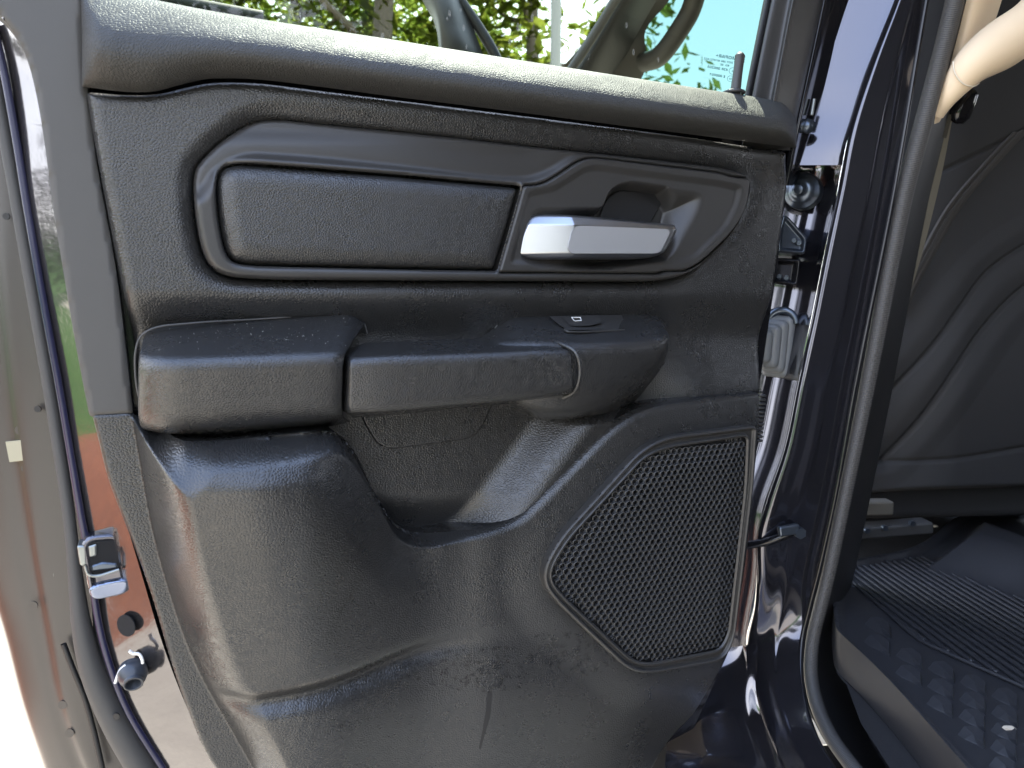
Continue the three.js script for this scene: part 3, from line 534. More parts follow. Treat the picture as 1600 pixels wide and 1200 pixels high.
/* window: pane, frame, channel, lock knob, marking */
const pane = D('window_pane', fill(DOOR, [[60, -320], [1260, -320], [1216, 60], [1180, 175], [600, 85], [200, 20], [100, 0]], { w: -0.036, hf: () => -0.036, h: 0.02, def: 2 }), mat.glass);
{
  const f = (y, a) => a.map(([x, w]) => [x, y, w]);
  D('window_channel', net(DOOR, [f(-340, [[1263, -0.045], [1268, -0.028], [1276, -0.026], [1284, -0.03]]), f(0, [[1193, -0.045], [1197, -0.028], [1203, -0.026], [1209, -0.03]]), f(80, [[1177, -0.045], [1180, -0.028], [1186, -0.026], [1192, -0.03]]), f(165, [[1160, -0.045], [1163, -0.028], [1168, -0.026], [1174, -0.03]])], 12, 20), mat.black);
  D('window_frame', net(DOOR, [f(-340, [[1278, -0.03], [1284, -0.020], [1312, -0.012], [1318, -0.004], [1324, -0.006], [1358, -0.016], [1366, -0.04]]), f(0, [[1204, -0.03], [1208, -0.020], [1233, -0.012], [1239, -0.004], [1245, -0.006], [1282, -0.016], [1288, -0.04]]), f(80, [[1188, -0.03], [1191, -0.020], [1218, -0.012], [1223, -0.004], [1229, -0.006], [1264, -0.016], [1270, -0.04]]), f(175, [[1169, -0.03], [1172, -0.020], [1200, -0.012], [1205, -0.004], [1211, -0.006], [1244, -0.016], [1249, -0.04]]), f(235, [[1157, -0.03], [1160, -0.03], [1188, -0.03], [1193, -0.03], [1199, -0.03], [1232, -0.03], [1238, -0.05]])], 40, 60), mat.plate);
  D('frame_edge', net(DOOR, [f(-340, [[1350, -0.035], [1366, -0.026], [1384, -0.04], [1400, -0.05], [1412, -0.09]]), f(0, [[1278, -0.035], [1290, -0.026], [1306, -0.04], [1326, -0.05], [1338, -0.09]]), f(100, [[1258, -0.035], [1268, -0.026], [1282, -0.04], [1300, -0.05], [1310, -0.09]]), f(200, [[1238, -0.035], [1246, -0.026], [1256, -0.04], [1268, -0.05], [1276, -0.09]]), f(290, [[1224, -0.04], [1230, -0.036], [1234, -0.045], [1240, -0.06], [1246, -0.10]])], 30, 60), mat.gloss);
  D('inner_sill_seal', tube(DOOR, [[120, -30, -0.045], [230, -4, -0.045], [300, 9, -0.045], [410, 29, -0.045]], 0.008, 40, 8), mat.black);
  const b = DOOR.at(1149, 143, -0.014), t = DOOR.at(1157, 82, -0.014), L = t.distanceTo(b), r = 0.0068;
  const kn = at(lathe([[0.0001, L], [r * 0.6, L - 0.0008], [r * 0.95, L - 0.004], [r, L - 0.006], [r * 0.86, L - 0.0075], [r, L - 0.009], [r * 0.86, L - 0.0105], [r, L - 0.012], [r * 0.9, L - 0.0135], [r * 0.9, L - 0.03], [r * 0.98, 0.004], [r, -0.015]], 28), b.x, b.y, b.z, 0, 0, -Math.atan2(t.x - b.x, t.y - b.y));
  const lk = D('lock_knob', kn, mat.plate);
  const rg = new THREE.TorusGeometry(0.0125, 0.0025, 8, 28); rg.rotateX(Math.PI / 2); D('knob_collar', at(rg, b.x, b.y - 0.001, b.z - 0.003), mat.plate, lk);
  // maker's marking etched on the glass, read from outside
  const cv = document.createElement('canvas'); cv.width = 512; cv.height = 512; const c = cv.getContext('2d');
  c.fillStyle = '#000'; c.fillRect(0, 0, 512, 512); c.fillStyle = '#fff'; c.strokeStyle = '#fff'; c.lineWidth = 5; c.translate(512, 0); c.scale(-1, 1);
  c.font = 'bold 66px sans-serif'; c.fillText('MOPAR+', 70, 70); c.font = 'bold 40px sans-serif'; c.fillText('DOT 386 M10T2 AS2', 110, 130, 390); c.fillText('RD  3E', 150, 180);
  c.font = 'bold 50px sans-serif'; c.fillText('43R 000265', 160, 245); c.fillText('E 000051', 180, 350); c.beginPath(); c.arc(95, 235, 48, 0, 7); c.stroke(); c.beginPath(); c.arc(110, 350, 42, 0, 7); c.stroke();
  c.font = 'bold 34px sans-serif'; c.fillText('E4', 72, 248); c.fillText('22', 92, 362); c.fillText('18', 300, 400); c.fillText('. . . .', 400, 400); c.fillText('. . .', 310, 440);
  const tx = new THREE.CanvasTexture(cv); tx.magFilter = THREE.LinearFilter;
  const q = [[1098, 78], [1160, 88], [1152, 142], [1090, 132]].map(p => DOOR.at(p[0], p[1], -0.0352)), g = new THREE.BufferGeometry();
  g.setAttribute('position', new THREE.Float32BufferAttribute(q.flatMap(p => [p.x, p.y, p.z]), 3)); g.setAttribute('uv', new THREE.Float32BufferAttribute([0, 1, 1, 1, 1, 0, 0, 0], 2)); g.setIndex([0, 2, 1, 0, 3, 2]); g.computeVertexNormals();
  D('glass_marking', g, M(lin(0.04, 0.12, 0.13), 0.7, { alphaMap: tx, transparent: true, side: THREE.DoubleSide }), pane);
  const spots = [];
  for (let i = 0; i < 46; i++) {
    const px = 420 + rnd() * 620, py = rnd() * 92 + (px - 420) * 0.02, p = DOOR.at(px, py, -0.0345), s = 0.0007 + rnd() * 0.0019;
    const d = new THREE.RingGeometry(s * 0.3 * rnd(), s, 12); d.scale(1, 1.5 + rnd(), 1); spots.push(at(d, p.x, p.y, p.z));
  }
  const sp = D('water_spots', join(spots), mat.dried, pane); sp.userData.kind = 'stuff';
}

/* ================= truck body ================= */
const body = thing(BODY, 'pickup_truck', 'dark blue truck cab body with door pillar, rubber seal and painted sill', 'truck');
const Bd = (name, geo, m, parent = body) => mesh(name, geo, m, parent);
const curve = pts => { const c = spline(pts.map(p => [p[1], p[0]]), 200); return y => { for (let i = 1; i < c.length; i++) if (c[i][1] >= y) { const t = (y - c[i - 1][1]) / (c[i][1] - c[i - 1][1] || 1); return c[i - 1][0] + (c[i][0] - c[i - 1][0]) * t; } return c[c.length - 1][0]; }; };
{
  const E = curve([[-300, 1520], [-40, 1414], [0, 1402], [107, 1360], [172, 1340], [225, 1321], [300, 1309], [400, 1288], [500, 1268], [600, 1246], [700, 1225], [775, 1200], [830, 1184], [930, 1182], [1010, 1166], [1060, 1166], [1100, 1178], [1150, 1196], [1210, 1225], [1300, 1270]]);
  const LP = curve([[-300, 1505], [0, 1446], [300, 1395], [600, 1335], [775, 1303], [900, 1275], [1000, 1251], [1050, 1249], [1100, 1256], [1150, 1272], [1200, 1300], [1260, 1345], [1300, 1380]]);
  const SC = curve([[-300, 1550], [0, 1492], [180, 1446], [300, 1414], [600, 1356], [900, 1294], [1000, 1270], [1050, 1267], [1100, 1276], [1150, 1298], [1190, 1326], [1250, 1375], [1300, 1420]]);
  const fw = y => 0.30 * Math.pow(sm(960, 1330, y), 1.2);
  const ys = [-300, -100, 0, 100, 200, 300, 400, 500, 600, 700, 780, 840, 900, 950, 1000, 1050, 1100, 1150, 1200, 1250];
  Bd('pillar', net(BODY, ys.map(y => { const e = E(y), l = LP(y), s = l - e, f = fw(y), k = 0.075 * sm(880, 1060, y); return [[e - 2, y, f - 0.03], [e + 1, y, f - 0.006], [e + 0.08 * s, y, f - 0.0005], [e + 0.35 * s, y, f + 0.001], [e + 0.52 * s, y, f + 0.0015], [e + 0.60 * s, y, f - 0.0005], [e + 0.8 * s, y, f - 0.003], [l, y, f - 0.006]].map(p => [p[0], p[1], p[2] + k * ((p[0] - e) / s - 0.75)]); }), 60, 200), mat.paint);
  const hl = curve([[-300, 1450], [0, 1338], [125, 1298], [180, 1281], [257, 1238], [300, 1226], [400, 1206]]);
  Bd('hinge_panel', net(BODY, [-300, -100, 0, 60, 120, 180, 230, 258].map(y => { const a = hl(y) - 12, e = E(y); return [[a, y, -0.046], [a + (e - a) * 0.34, y, -0.035], [a + (e - a) * 0.66, y, -0.024], [e - 5, y, -0.0135], [e + 1, y, -0.008]]; }), 24, 60), mat.paint);
  Bd('hinge_recess', net(BODY, [250, 258, 300, 400, 500, 600, 700, 800, 900, 1000, 1080].map(y => { const e = E(y), d = y < 255 ? 0.05 : 0; return [[e - 130, y, -0.13 + d], [e - 80, y, -0.11 + d], [e - 40, y, -0.095 + d * 0.7], [e - 12, y, -0.05], [e - 1, y, -0.012]]; }), 24, 100), mat.paint);
  Bd('seal_lip', tube(BODY, ys.map(y => [LP(y) + 2, y, fw(y) + 0.010]), 0.0036, 200, 8), mat.gloss);
  Bd('door_seal', tube(BODY, ys.map(y => [SC(y), y, fw(y) + 0.004]), t => 0.0125 - 0.0025 * sm(0.3, 0.7, t), 220, 14), mat.sealRubber);
  Bd('seal_carrier', net(BODY, ys.map(y => { const c = SC(y), f = fw(y), b = y > 1080 ? 40 : 0; return [[c - 14, y, f - 0.012], [c + 8, y, f - 0.010], [c + 16, y, f - 0.02], [c + 28 + b * 0.3, y, f - 0.05], [c + 40 + b, y, f - 0.12]]; }), 20, 120), mat.black);
  // lower jamb and rocker
  Bd('rocker', net(BODY, [[[1060, 1010, -0.10], [1130, 1012, -0.07], [1165, 1008, -0.03], [1185, 1004, -0.02]], [[1060, 1060, -0.06], [1110, 1062, -0.04], [1160, 1064, -0.01], [1180, 1062, 0.01]], [[1050, 1110, 0.0], [1105, 1115, 0.01], [1160, 1120, 0.03], [1188, 1112, 0.06]], [[1040, 1180, 0.06], [1110, 1190, 0.07], [1180, 1200, 0.10], [1222, 1196, 0.14]], [[1040, 1290, 0.16], [1130, 1290, 0.18], [1210, 1290, 0.22], [1268, 1290, 0.26]]], 30, 60), mat.paint);
  // hinge hardware
  const P = (x, y, w) => BODY.at(x, y, w);
  const stack = (x, y, w, prof, seg = 36, ry = -0.7) => { const p = P(x, y, w); return at(lathe(prof, seg), p.x, p.y, p.z, Math.PI / 2, ry); };
  const bolt = Bd('hinge_bolt', stack(1252, 298, -0.075, [[0.0001, 0.018], [0.006, 0.018], [0.008, 0.016], [0.009, 0.010], [0.014, 0.009], [0.019, 0.006], [0.021, 0.001], [0.026, 0], [0.028, -0.004], [0.028, -0.02]]), mat.steel);
  const boot = []; for (const [dx, rw, rh, z] of [[0, 0.045, 0.098, -0.085], [-6, 0.038, 0.082, -0.075], [-12, 0.030, 0.068, -0.066], [-20, 0.020, 0.052, -0.056]]) { const p = P(1216 + dx, 541, z); boot.push(at(rbox(rw, rh, 0.022, 0.014), p.x, p.y, p.z, 0, -0.55, -0.06)); }
  Bd('wiring_boot', join(boot), mat.boot);
  { const p = P(1222, 500, -0.08); Bd('boot_lip', at(new THREE.TorusGeometry(0.02, 0.006, 8, 24, Math.PI), p.x, p.y - 0.005, p.z, 0, -0.5, 0), mat.steel); }
  Bd('hinge', fill(BODY, [[1222, 336, 3], [1232, 338, 4], [1262, 372, 6], [1258, 398, 5], [1214, 394, 3], [1216, 360, 4]], { w: -0.062, hf: q => -0.060 - drop(q.sd, 0.004) - 0.006 * sm(0.004, 0.008, q.sd), h: 0.001, back: -0.12 }), mat.steel);
  Bd('hinge', fill(BODY, [[1210, 402, 4], [1254, 404, 5], [1248, 448, 6], [1206, 442, 4]], { w: -0.070, hf: q => -0.072 - drop(q.sd, 0.004) - 0.008 * sm(0.004, 0.010, q.sd), h: 0.001, back: -0.12 }), mat.gloss);
  for (const [x, y] of [[1241, 376], [1249, 380], [1218, 432], [1229, 434]]) { const p = P(x, y, -0.062); Bd('hinge_pin', at(new THREE.CylinderGeometry(0.0035, 0.0042, 0.008, 16), p.x, p.y, p.z, Math.PI / 2, -0.5), mat.steel); }
  Bd('check_strap', tube(BODY, [[1140, 862, -0.03], [1165, 853, -0.01], [1200, 846, 0.008], [1242, 830, 0.020]], 0.0062, 30, 8), mat.gloss);
  { const p = P(1249, 832, 0.024), p2 = P(1232, 828, 0.024); Bd('strap_bolt', at(new THREE.CylinderGeometry(0.0085, 0.0095, 0.012, 6), p.x, p.y, p.z, Math.PI / 2), mat.steel); Bd('strap_bracket', at(rbox(0.032, 0.016, 0.010, 0.004), p2.x, p2.y, p2.z, 0, 0, 0.15), mat.steel); }
  { const gs = []; for (let i = 0; i < 12; i++) { const p = P(1192 - i * 0.5, 618 + i * 6.4, -0.06), t = new THREE.TorusGeometry(0.0035, 0.0018, 6, 14); t.rotateX(Math.PI / 2); gs.push(at(t, p.x, p.y, p.z)); } Bd('wiring_loom', join(gs), mat.rubber); }
  // frame stud by the window foot
  Bd('frame_stud', tube(BODY, [[1272, 155, -0.02], [1268, 180, -0.02]], 0.003, 6, 8), mat.zinc);
  { const p = P(1263, 197, -0.02); Bd('frame_screw', at(lathe([[0.0001, 0.006], [0.004, 0.006], [0.005, 0.003], [0.010, 0.002], [0.010, -0.004]], 20), p.x, p.y, p.z, Math.PI / 2), mat.steel); }
  // cab shell around the view
  const box = (name, x0, x1, y0, y1, z0, z1, m) => Bd(name, at(rbox(x1 - x0, y1 - y0, z1 - z0, 0.02), (x0 + x1) / 2, (y0 + y1) / 2 - BODY.O.y, (z0 + z1) / 2), m);
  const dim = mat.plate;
  box('roof', 0.02, 1.75, 2.2, 2.24, -1.0, 1.15, M(lin(0.30, 0.27, 0.22), 0.9));
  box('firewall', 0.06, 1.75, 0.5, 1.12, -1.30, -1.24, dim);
  box('cab_floor', 0.06, 1.75, 0.56, 0.60, -1.3, 1.1, mat.carpet);
  box('front_seat_base', 0.16, 0.8, 0.80, 1.0, -0.95, -0.36, mat.cloth);
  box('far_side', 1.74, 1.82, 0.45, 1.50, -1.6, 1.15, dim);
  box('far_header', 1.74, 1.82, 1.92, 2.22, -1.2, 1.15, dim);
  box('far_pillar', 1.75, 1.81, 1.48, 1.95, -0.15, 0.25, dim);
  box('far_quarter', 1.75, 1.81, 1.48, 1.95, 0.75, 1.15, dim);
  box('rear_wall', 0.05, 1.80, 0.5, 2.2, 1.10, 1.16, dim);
  box('rear_seat_base', 0.25, 1.7, 0.78, 1.05, 0.62, 1.08, mat.cloth);
  box('bed_side', -0.03, 0.05, 0.55, 1.42, 1.18, 3.1, mat.paint);
  box('sill_beam', 0.0, 0.16, 0.44, 0.55, -0.02, 1.15, mat.paint);
  Bd('carpet', fill(FLOOR, [[1312, 1040], [1300, 900], [1330, 790], [1950, 790], [2400, 1500], [1620, 1500], [1400, 1215], [1345, 1130]], { w: -0.05, hf: () => -0.05, h: 0.02, def: 2 }).applyMatrix4(new THREE.Matrix4().makeBasis(V3(1, 0, 0), V3(0, 0, -1), V3(0, 1, 0)).setPosition(0, FLOOR_Y - BODY.O.y, 0)), mat.carpet);
  // beige pillar trim and assist handle
  const tr = Bd('pillar_trim', net(BODY, [[[1562, -300, -0.03], [1600, -300, -0.02], [1660, -300, -0.05]], [[1506, -20, -0.03], [1530, -20, -0.016], [1572, -20, -0.05]], [[1484, 80, -0.03], [1500, 82, -0.014], [1540, 70, -0.04]], [[1462, 160, -0.03], [1474, 158, -0.016], [1500, 130, -0.03]], [[1449, 196, -0.03], [1456, 195, -0.022], [1468, 191, -0.03]]], 18, 60), mat.beige);
  Bd('assist_handle', tube(BODY, [[1462, 178, -0.02], [1484, 146, 0.0], [1520, 102, 0.022], [1570, 66, 0.03], [1620, 30, 0.03], [1680, -60, 0.01], [1700, -160, -0.03]], t => 0.012 + 0.022 * sm(0.0, 0.3, t) - 0.006 * sm(0.7, 1, t), 80, 20), mat.beige);
  Bd('handle_seam', tube(BODY, [[1489, 96, 0.020], [1493, 116, 0.028], [1504, 130, 0.030], [1520, 135, 0.026], [1530, 130, 0.018]], 0.0010, 30, 5), M(lin(0.80, 0.72, 0.58), 0.6));
  // forward cab: windscreen pillar, its handle and the windscreen, seen through the open door's window
  const fwd = (px, py, z) => BODY.at(px, py, z), z0 = -1.05;
  Bd('windscreen_pillar', net(BODY, [[[1060, -220, z0 + 0.35], [1100, -220, z0 + 0.42], [1160, -220, z0 + 0.36]], [[952, 0, z0 + 0.08], [975, 0, z0 + 0.14], [1026, 0, z0 + 0.06]], [[915, 60, z0], [940, 60, z0 + 0.06], [992, 60, z0]], [[876, 120, z0 - 0.08], [905, 120, z0 - 0.02], [962, 120, z0 - 0.08]], [[780, 270, z0 - 0.3], [820, 270, z0 - 0.25], [880, 270, z0 - 0.3]]], 20, 40), mat.black);
  Bd('windscreen_pillar_seal', tube(BODY, [[1080, -180, z0 + 0.44], [962, 0, z0 + 0.16], [925, 60, z0 + 0.08], [885, 120, z0 + 0.01]], 0.012, 30, 8), mat.rubber);
  Bd('pillar_lining', net(BODY, [[[1130, -220, z0 + 0.36], [1190, -220, z0 + 0.36]], [[1010, 0, z0 + 0.06], [1046, 0, z0 + 0.05]], [[984, 50, z0 + 0.0], [1008, 50, z0]], [[966, 90, z0 - 0.04], [1012, 96, z0 - 0.03]], [[940, 128, z0 - 0.08], [1000, 128, z0 - 0.08]]], 10, 30), M(lin(0.035, 0.032, 0.028), 0.6));
  Bd('windscreen_handle', tube(BODY, [[1004, 98, z0 - 0.02], [1030, 88, z0 + 0.03], [1062, 46, z0 + 0.09], [1080, 14, z0 + 0.12], [1086, -14, z0 + 0.15], [1070, -60, z0 + 0.18]], 0.026, 40, 12), M(lin(0.035, 0.032, 0.028), 0.6));
  const wsn = net(BODY, [[[1080, -260, z0 + 0.3], [1500, -260, z0 + 0.3]], [[980, 20, z0 - 0.05], [1500, 20, z0 - 0.05]], [[880, 190, z0 - 0.28], [1500, 190, z0 - 0.28]]], 10, 14);
  Bd('windscreen', wsn, mat.windshield);
}

/* ================= front seat back ================= */
{
  const Z = -0.30, seat = thing(BODY, 'front_seat', 'charcoal cloth front seat back with curved seams and zipped pocket', 'car seat');
  const s1 = lineDist(spline([[1380, 310], [1468, 262], [1530, 232], [1600, 196], [1760, 120]], 30)), s2 = lineDist(spline([[1860, 330], [1600, 372], [1578, 380], [1510, 426], [1470, 480], [1440, 530], [1390, 602], [1340, 680]], 40)), s3 = lineDist(spline([[1860, 390], [1600, 431], [1555, 457], [1500, 516], [1470, 562], [1450, 600], [1420, 660], [1384, 718]], 40)), s4 = lineDist(spline([[1860, 650], [1600, 690], [1500, 708], [1385, 722], [1330, 730]], 30)), s5 = lineDist([[1620, 320], [1600, 340], [1575, 380]]);
  const hf = q => {
    let w = Z + 0.05 * sm(1340, 1480, q.px) - 0.03 * sm(560, 760, q.py);
    for (const [s, a, r] of [[s1, 0.005, 2.6], [s2, 0.006, 2.8], [s3, 0.007, 3.2], [s4, 0.006, 3], [s5, 0.004, 2.6]]) { const d = s(q.px, q.py); w -= a * Math.exp(-((d / r) ** 2)); w += 0.004 * (1 - Math.exp(-((d / 14) ** 2))) * 0.5; }
    const d2 = s2(q.px, q.py), d3 = s3(q.px, q.py); if (d2 + d3 < 140) w += 0.004 * sm(0, 26, d2) * sm(0, 26, d3) * sm(150, 90, d2 + d3);
    w -= 0.06 * sm(0.03, 0, q.sd) ** 2;
    return w;
  };
  mesh('backrest', fill(BODY, [[1310, -140, 4], [1900, -140, 4], [1900, 726, 4], [1600, 768, 40], [1450, 772, 40], [1310, 800, 4]], { w: Z, hf, h: 0.0028, back: Z - 0.12 }), mat.cloth, seat);
  const zp = (dx, lift) => [[1592 + dx, 206, 0], [1540 + dx, 262, 0], [1490 + dx, 322, 0], [1450 + dx, 392, 0], [1428 + dx, 432, 0], [1404 + dx, 482, 0]].map(p => [p[0], p[1], hf({ px: p[0], py: p[1], sd: 1 }) + lift]);
  const tp = net(BODY, [zp(-11, 0.001), zp(-7, 0.006), zp(0, 0.004), zp(8, 0.006), zp(14, 0.001)], 60, 12);
  const zipper = mesh('zip_tape', tp, mat.belt.clone(), seat); zipper.material.color.setRGB(0.05, 0.048, 0.047);
  const path = spline(zp(2, 0.0065), 90), teeth = path.map(p => { const q = BODY.at(p[0], p[1], p[2]); return at(new THREE.BoxGeometry(0.010, 0.0022, 0.003), q.x, q.y, q.z, 0, 0, 0.6); });
  const th = mesh('zip_teeth', join(teeth), mat.rubber, zipper); th.userData.kind = 'stuff';
  // seat track under the cushion
  const p = BODY.at(1360, 792, Z + 0.05), a = at(rbox(0.075, 0.026, 0.03, 0.004), p.x, p.y, p.z); mesh('track_bracket', a, M(lin(0.12, 0.11, 0.09), 0.6), seat);
  const r1 = BODY.at(1385, 826, Z + 0.06); mesh('track_rail', at(rbox(0.16, 0.022, 0.04, 0.005), r1.x, r1.y, r1.z, 0, 0, 0.06), mat.rubber, seat);
  for (const x of [1354, 1382, 1425]) { const b = BODY.at(x, 829 - (x - 1354) * 0.16, Z + 0.085); mesh('track_bolt', at(new THREE.CylinderGeometry(0.005, 0.005, 0.008, 12), b.x, b.y, b.z, Math.PI / 2), mat.steel, seat); }
}
/* ================= seat belt ================= */
{
  const sb = thing(BODY, 'seat_belt', 'olive grey seat belt webbing hanging beside the front seat', 'seat belt');
  mesh('webbing', net(BODY, [[[1478, 165, -0.10], [1492, 165, -0.10]], [[1458, 260, -0.12], [1474, 260, -0.12]], [[1440, 350, -0.14], [1453, 350, -0.14]], [[1420, 430, -0.16], [1431, 430, -0.16]], [[1396, 512, -0.18], [1402, 512, -0.18]]], 6, 40), mat.belt, sb);
  const p = BODY.at(1475, 196, -0.092); mesh('label_tag', at(rbox(0.017, 0.036, 0.002, 0.0006), p.x, p.y, p.z, 0, 0, -0.2), M(lin(0.10, 0.095, 0.085), 0.9, { map: dataTex(64, (u, v) => { const t = n32(u * 32, v * 32) > 0.55 ? 1 : 0.35; return [t, t, t * 0.95]; }, { tile: 0.05 }) }), sb);
  const g = BODY.at(1506, 166, -0.09); mesh('guide_loop', at(lathe([[0.006, 0.02], [0.013, 0.016], [0.016, 0.004], [0.017, -0.01], [0.012, -0.018], [0.005, -0.02]], 24).scale(1, 1.3, 0.7), g.x, g.y, g.z, 0.2, 0, -0.35), mat.gloss, sb);
}
/* ================= floor mat ================= */
{
  const fm = thing(FLOOR, 'floor_mat', 'black rubber floor mat with ribs and scale pattern in the footwell', 'floor mat');
  const hump = pxSdf([[1440, 884, 20], [1500, 840, 30], [1530, 806, 20], [1640, 850, 30], [1760, 940, 30], [1600, 930, 30], [1540, 908, 20]], 20);
  const tray = q => 0.0 + 0.05 * sm(-4, 40, hump(q.px, q.py)) + 0.014 * sm(0.016, 0, q.sd) - 0.003 * sm(0.004, 0, q.sd);
  const outline = [[1306, 984, 10], [1300, 930, 20], [1318, 878, 20], [1440, 855, 40], [1500, 800, 30], [1900, 800, 4], [2300, 1500, 4], [1740, 1450, 4], [1512, 1202, 60], [1384, 1056, 60]];
  mesh('tray', fill(FLOOR, outline, { w: 0.01, hf: tray, h: 0.004, back: -0.048 }), mat.mat, fm);
  const P = (x, y, w = 0.004) => FLOOR.at(x, y, w);
  const ribArea = pxSdf([[1318, 888], [1440, 868], [1475, 878], [1540, 912], [1640, 950], [1760, 1000], [1760, 1150], [1600, 1068], [1475, 1014], [1436, 996], [1380, 948]], 4);
  const a0 = P(1400, 955), dir = V3().subVectors(P(1460, 1000), a0).normalize(), nrm = V3(-dir.y, dir.x, 0);
  const ribG = [];
  for (let k = -3; k < 40; k++) {
    let s0 = null, s1 = null;
    for (let s = -0.6; s < 1.4; s += 0.006) { const x = a0.x + dir.x * s + nrm.x * k * 0.0135, y = a0.y + dir.y * s + nrm.y * k * 0.0135, [px, py] = FLOOR.px(x, y, 0.004); if (FLOOR.O && ribArea(px, py) > 0) { if (s0 === null) s0 = s; s1 = s; } }
    if (s0 === null || s1 - s0 < 0.03) continue;
    const m = (s0 + s1) / 2, L = s1 - s0;
    const g = new THREE.CapsuleGeometry(0.0034, L, 3, 8); g.rotateZ(Math.PI / 2);
    mesh('rib', at(g, a0.x + dir.x * m + nrm.x * k * 0.0135, a0.y + dir.y * m + nrm.y * k * 0.0135, 0.0022, 0, 0, Math.atan2(dir.y, dir.x)), mat.mat, fm);
  }
  mesh('rim_bead', tube(FLOOR, [[1316, 896, 0.003], [1380, 951, 0.003], [1438, 1000, 0.003], [1475, 1018, 0.003], [1600, 1074, 0.003], [1800, 1165, 0.003]], 0.0028, 60, 8), mat.mat, fm);
  const scaleArea = pxSdf([[1316, 905], [1380, 958], [1436, 1008], [1475, 1028], [1600, 1084], [1800, 1176], [1800, 1400], [1560, 1220], [1500, 1168], [1390, 1048], [1318, 975]], 4);
  for (let r = 0; r < 12; r++) for (let c = -2; c < 12; c++) {
    const cx = 1372 + c * 50 - r * 1, cy = 978 + c * 21 + r * 27; if (scaleArea(cx, cy) < 6 || cx > 1640 || cy > 1240) continue;
    const pts = [[-22, -4], [-14, -11], [4, -9], [20, 4], [21, 20], [8, 12], [-10, 4]].map(p => P(cx + p[0], cy + p[1], 0.002)), pos = [], up = [0.001, 0.006, 0.008, 0.008, 0.005, 0.001, 0.001];
    const mid = P(cx + 2, cy + 1, 0.002);
    for (let i = 0; i < 7; i++) { const j = (i + 1) % 7, A = pts[i], B2 = pts[j], k = 0.86, a = V3().lerpVectors(mid, A, k), b = V3().lerpVectors(mid, B2, k); pos.push(A.x, A.y, 0, B2.x, B2.y, 0, b.x, b.y, up[j], A.x, A.y, 0, b.x, b.y, up[j], a.x, a.y, up[i], a.x, a.y, up[i], b.x, b.y, up[j], mid.x, mid.y, 0.0050); }
    const g = new THREE.BufferGeometry(); g.setAttribute('position', new THREE.Float32BufferAttribute(pos, 3)); g.setAttribute('uv', new THREE.Float32BufferAttribute(Array.from({ length: pos.length / 3 * 2 }, (_, i) => pos[(i >> 1) * 3 + (i & 1)]), 2)); g.computeVertexNormals();
    let nz = 0; for (let i = 0; i < g.attributes.normal.count; i++) nz += g.attributes.normal.getZ(i); if (nz < 0) { const p = g.attributes.position; for (let i = 0; i < p.count; i += 3) { const x = p.getX(i), y = p.getY(i), z = p.getZ(i); p.setXYZ(i, p.getX(i + 1), p.getY(i + 1), p.getZ(i + 1)); p.setXYZ(i + 1, x, y, z); } g.computeVertexNormals(); }
    mesh('scale', g, mat.mat, fm);
  }
  const crumbs = [[1577, 1138, 'pale tan crumb lying on the scaled part of the floor mat'], [1455, 798, 'white scrap of litter lying under the front seat'], [1460, 822, 'brownish scrap of litter beside the seat track']];
  for (const [x, y, l] of crumbs) { const p = FLOOR.at(x, y, 0.006), o = FLOOR.O.clone().addScaledVector(FLOOR.ex, p.x).addScaledVector(FLOOR.ey, p.y); const c = mesh('crumb', new THREE.DodecahedronGeometry(0.006).scale(1.3, 0.5, 0.8), M(lin(0.55, 0.48, 0.38), 0.8), scene); c.position.set(o.x, FLOOR_Y + 0.006, o.z); tag(c, l, 'crumb'); }
}

/* ================= front door beyond the glass ================= */
{
  const fr = yawFrame(BODY.O.clone().addScaledVector(BODY.ez, -1.1).setY(0.5), 20 * rad);
  const fd = thing(fr, 'front_door', 'black window frame and mirror of the open front door behind glass', 'car door');
  mesh('shell', fill(fr, [[300, 330, 10], [860, 330, 10], [880, 150, 10], [800, 120, 10], [330, 90, 10]], { w: 0, hf: q => -drop(q.sd, 0.02), h: 0.01, back: -0.12 }), mat.paint, fd);
  mesh('window_frame', tube(fr, [[790, 130, 0], [772, 84, 0], [742, 34, 0], [712, -10, 0], [640, -140, 0]], 0.014, 40, 10), mat.black, fd);
  mesh('mirror', net(fr, [[[686, 130, 0], [690, 110, 0.02], [720, 110, 0.03], [762, 118, 0]], [[686, 84, 0], [691, 70, 0.04], [715, 70, 0.05], [752, 78, 0]], [[680, 40, 0], [688, 36, 0.05], [708, 36, 0.05], [738, 40, 0]], [[660, 0, 0], [682, 0, 0.05], [700, 0, 0.05], [722, 0, 0]], [[640, -60, 0], [660, -60, 0.03], [680, -60, 0.03], [700, -60, 0]]], 16, 30), mat.plate, fd);
}

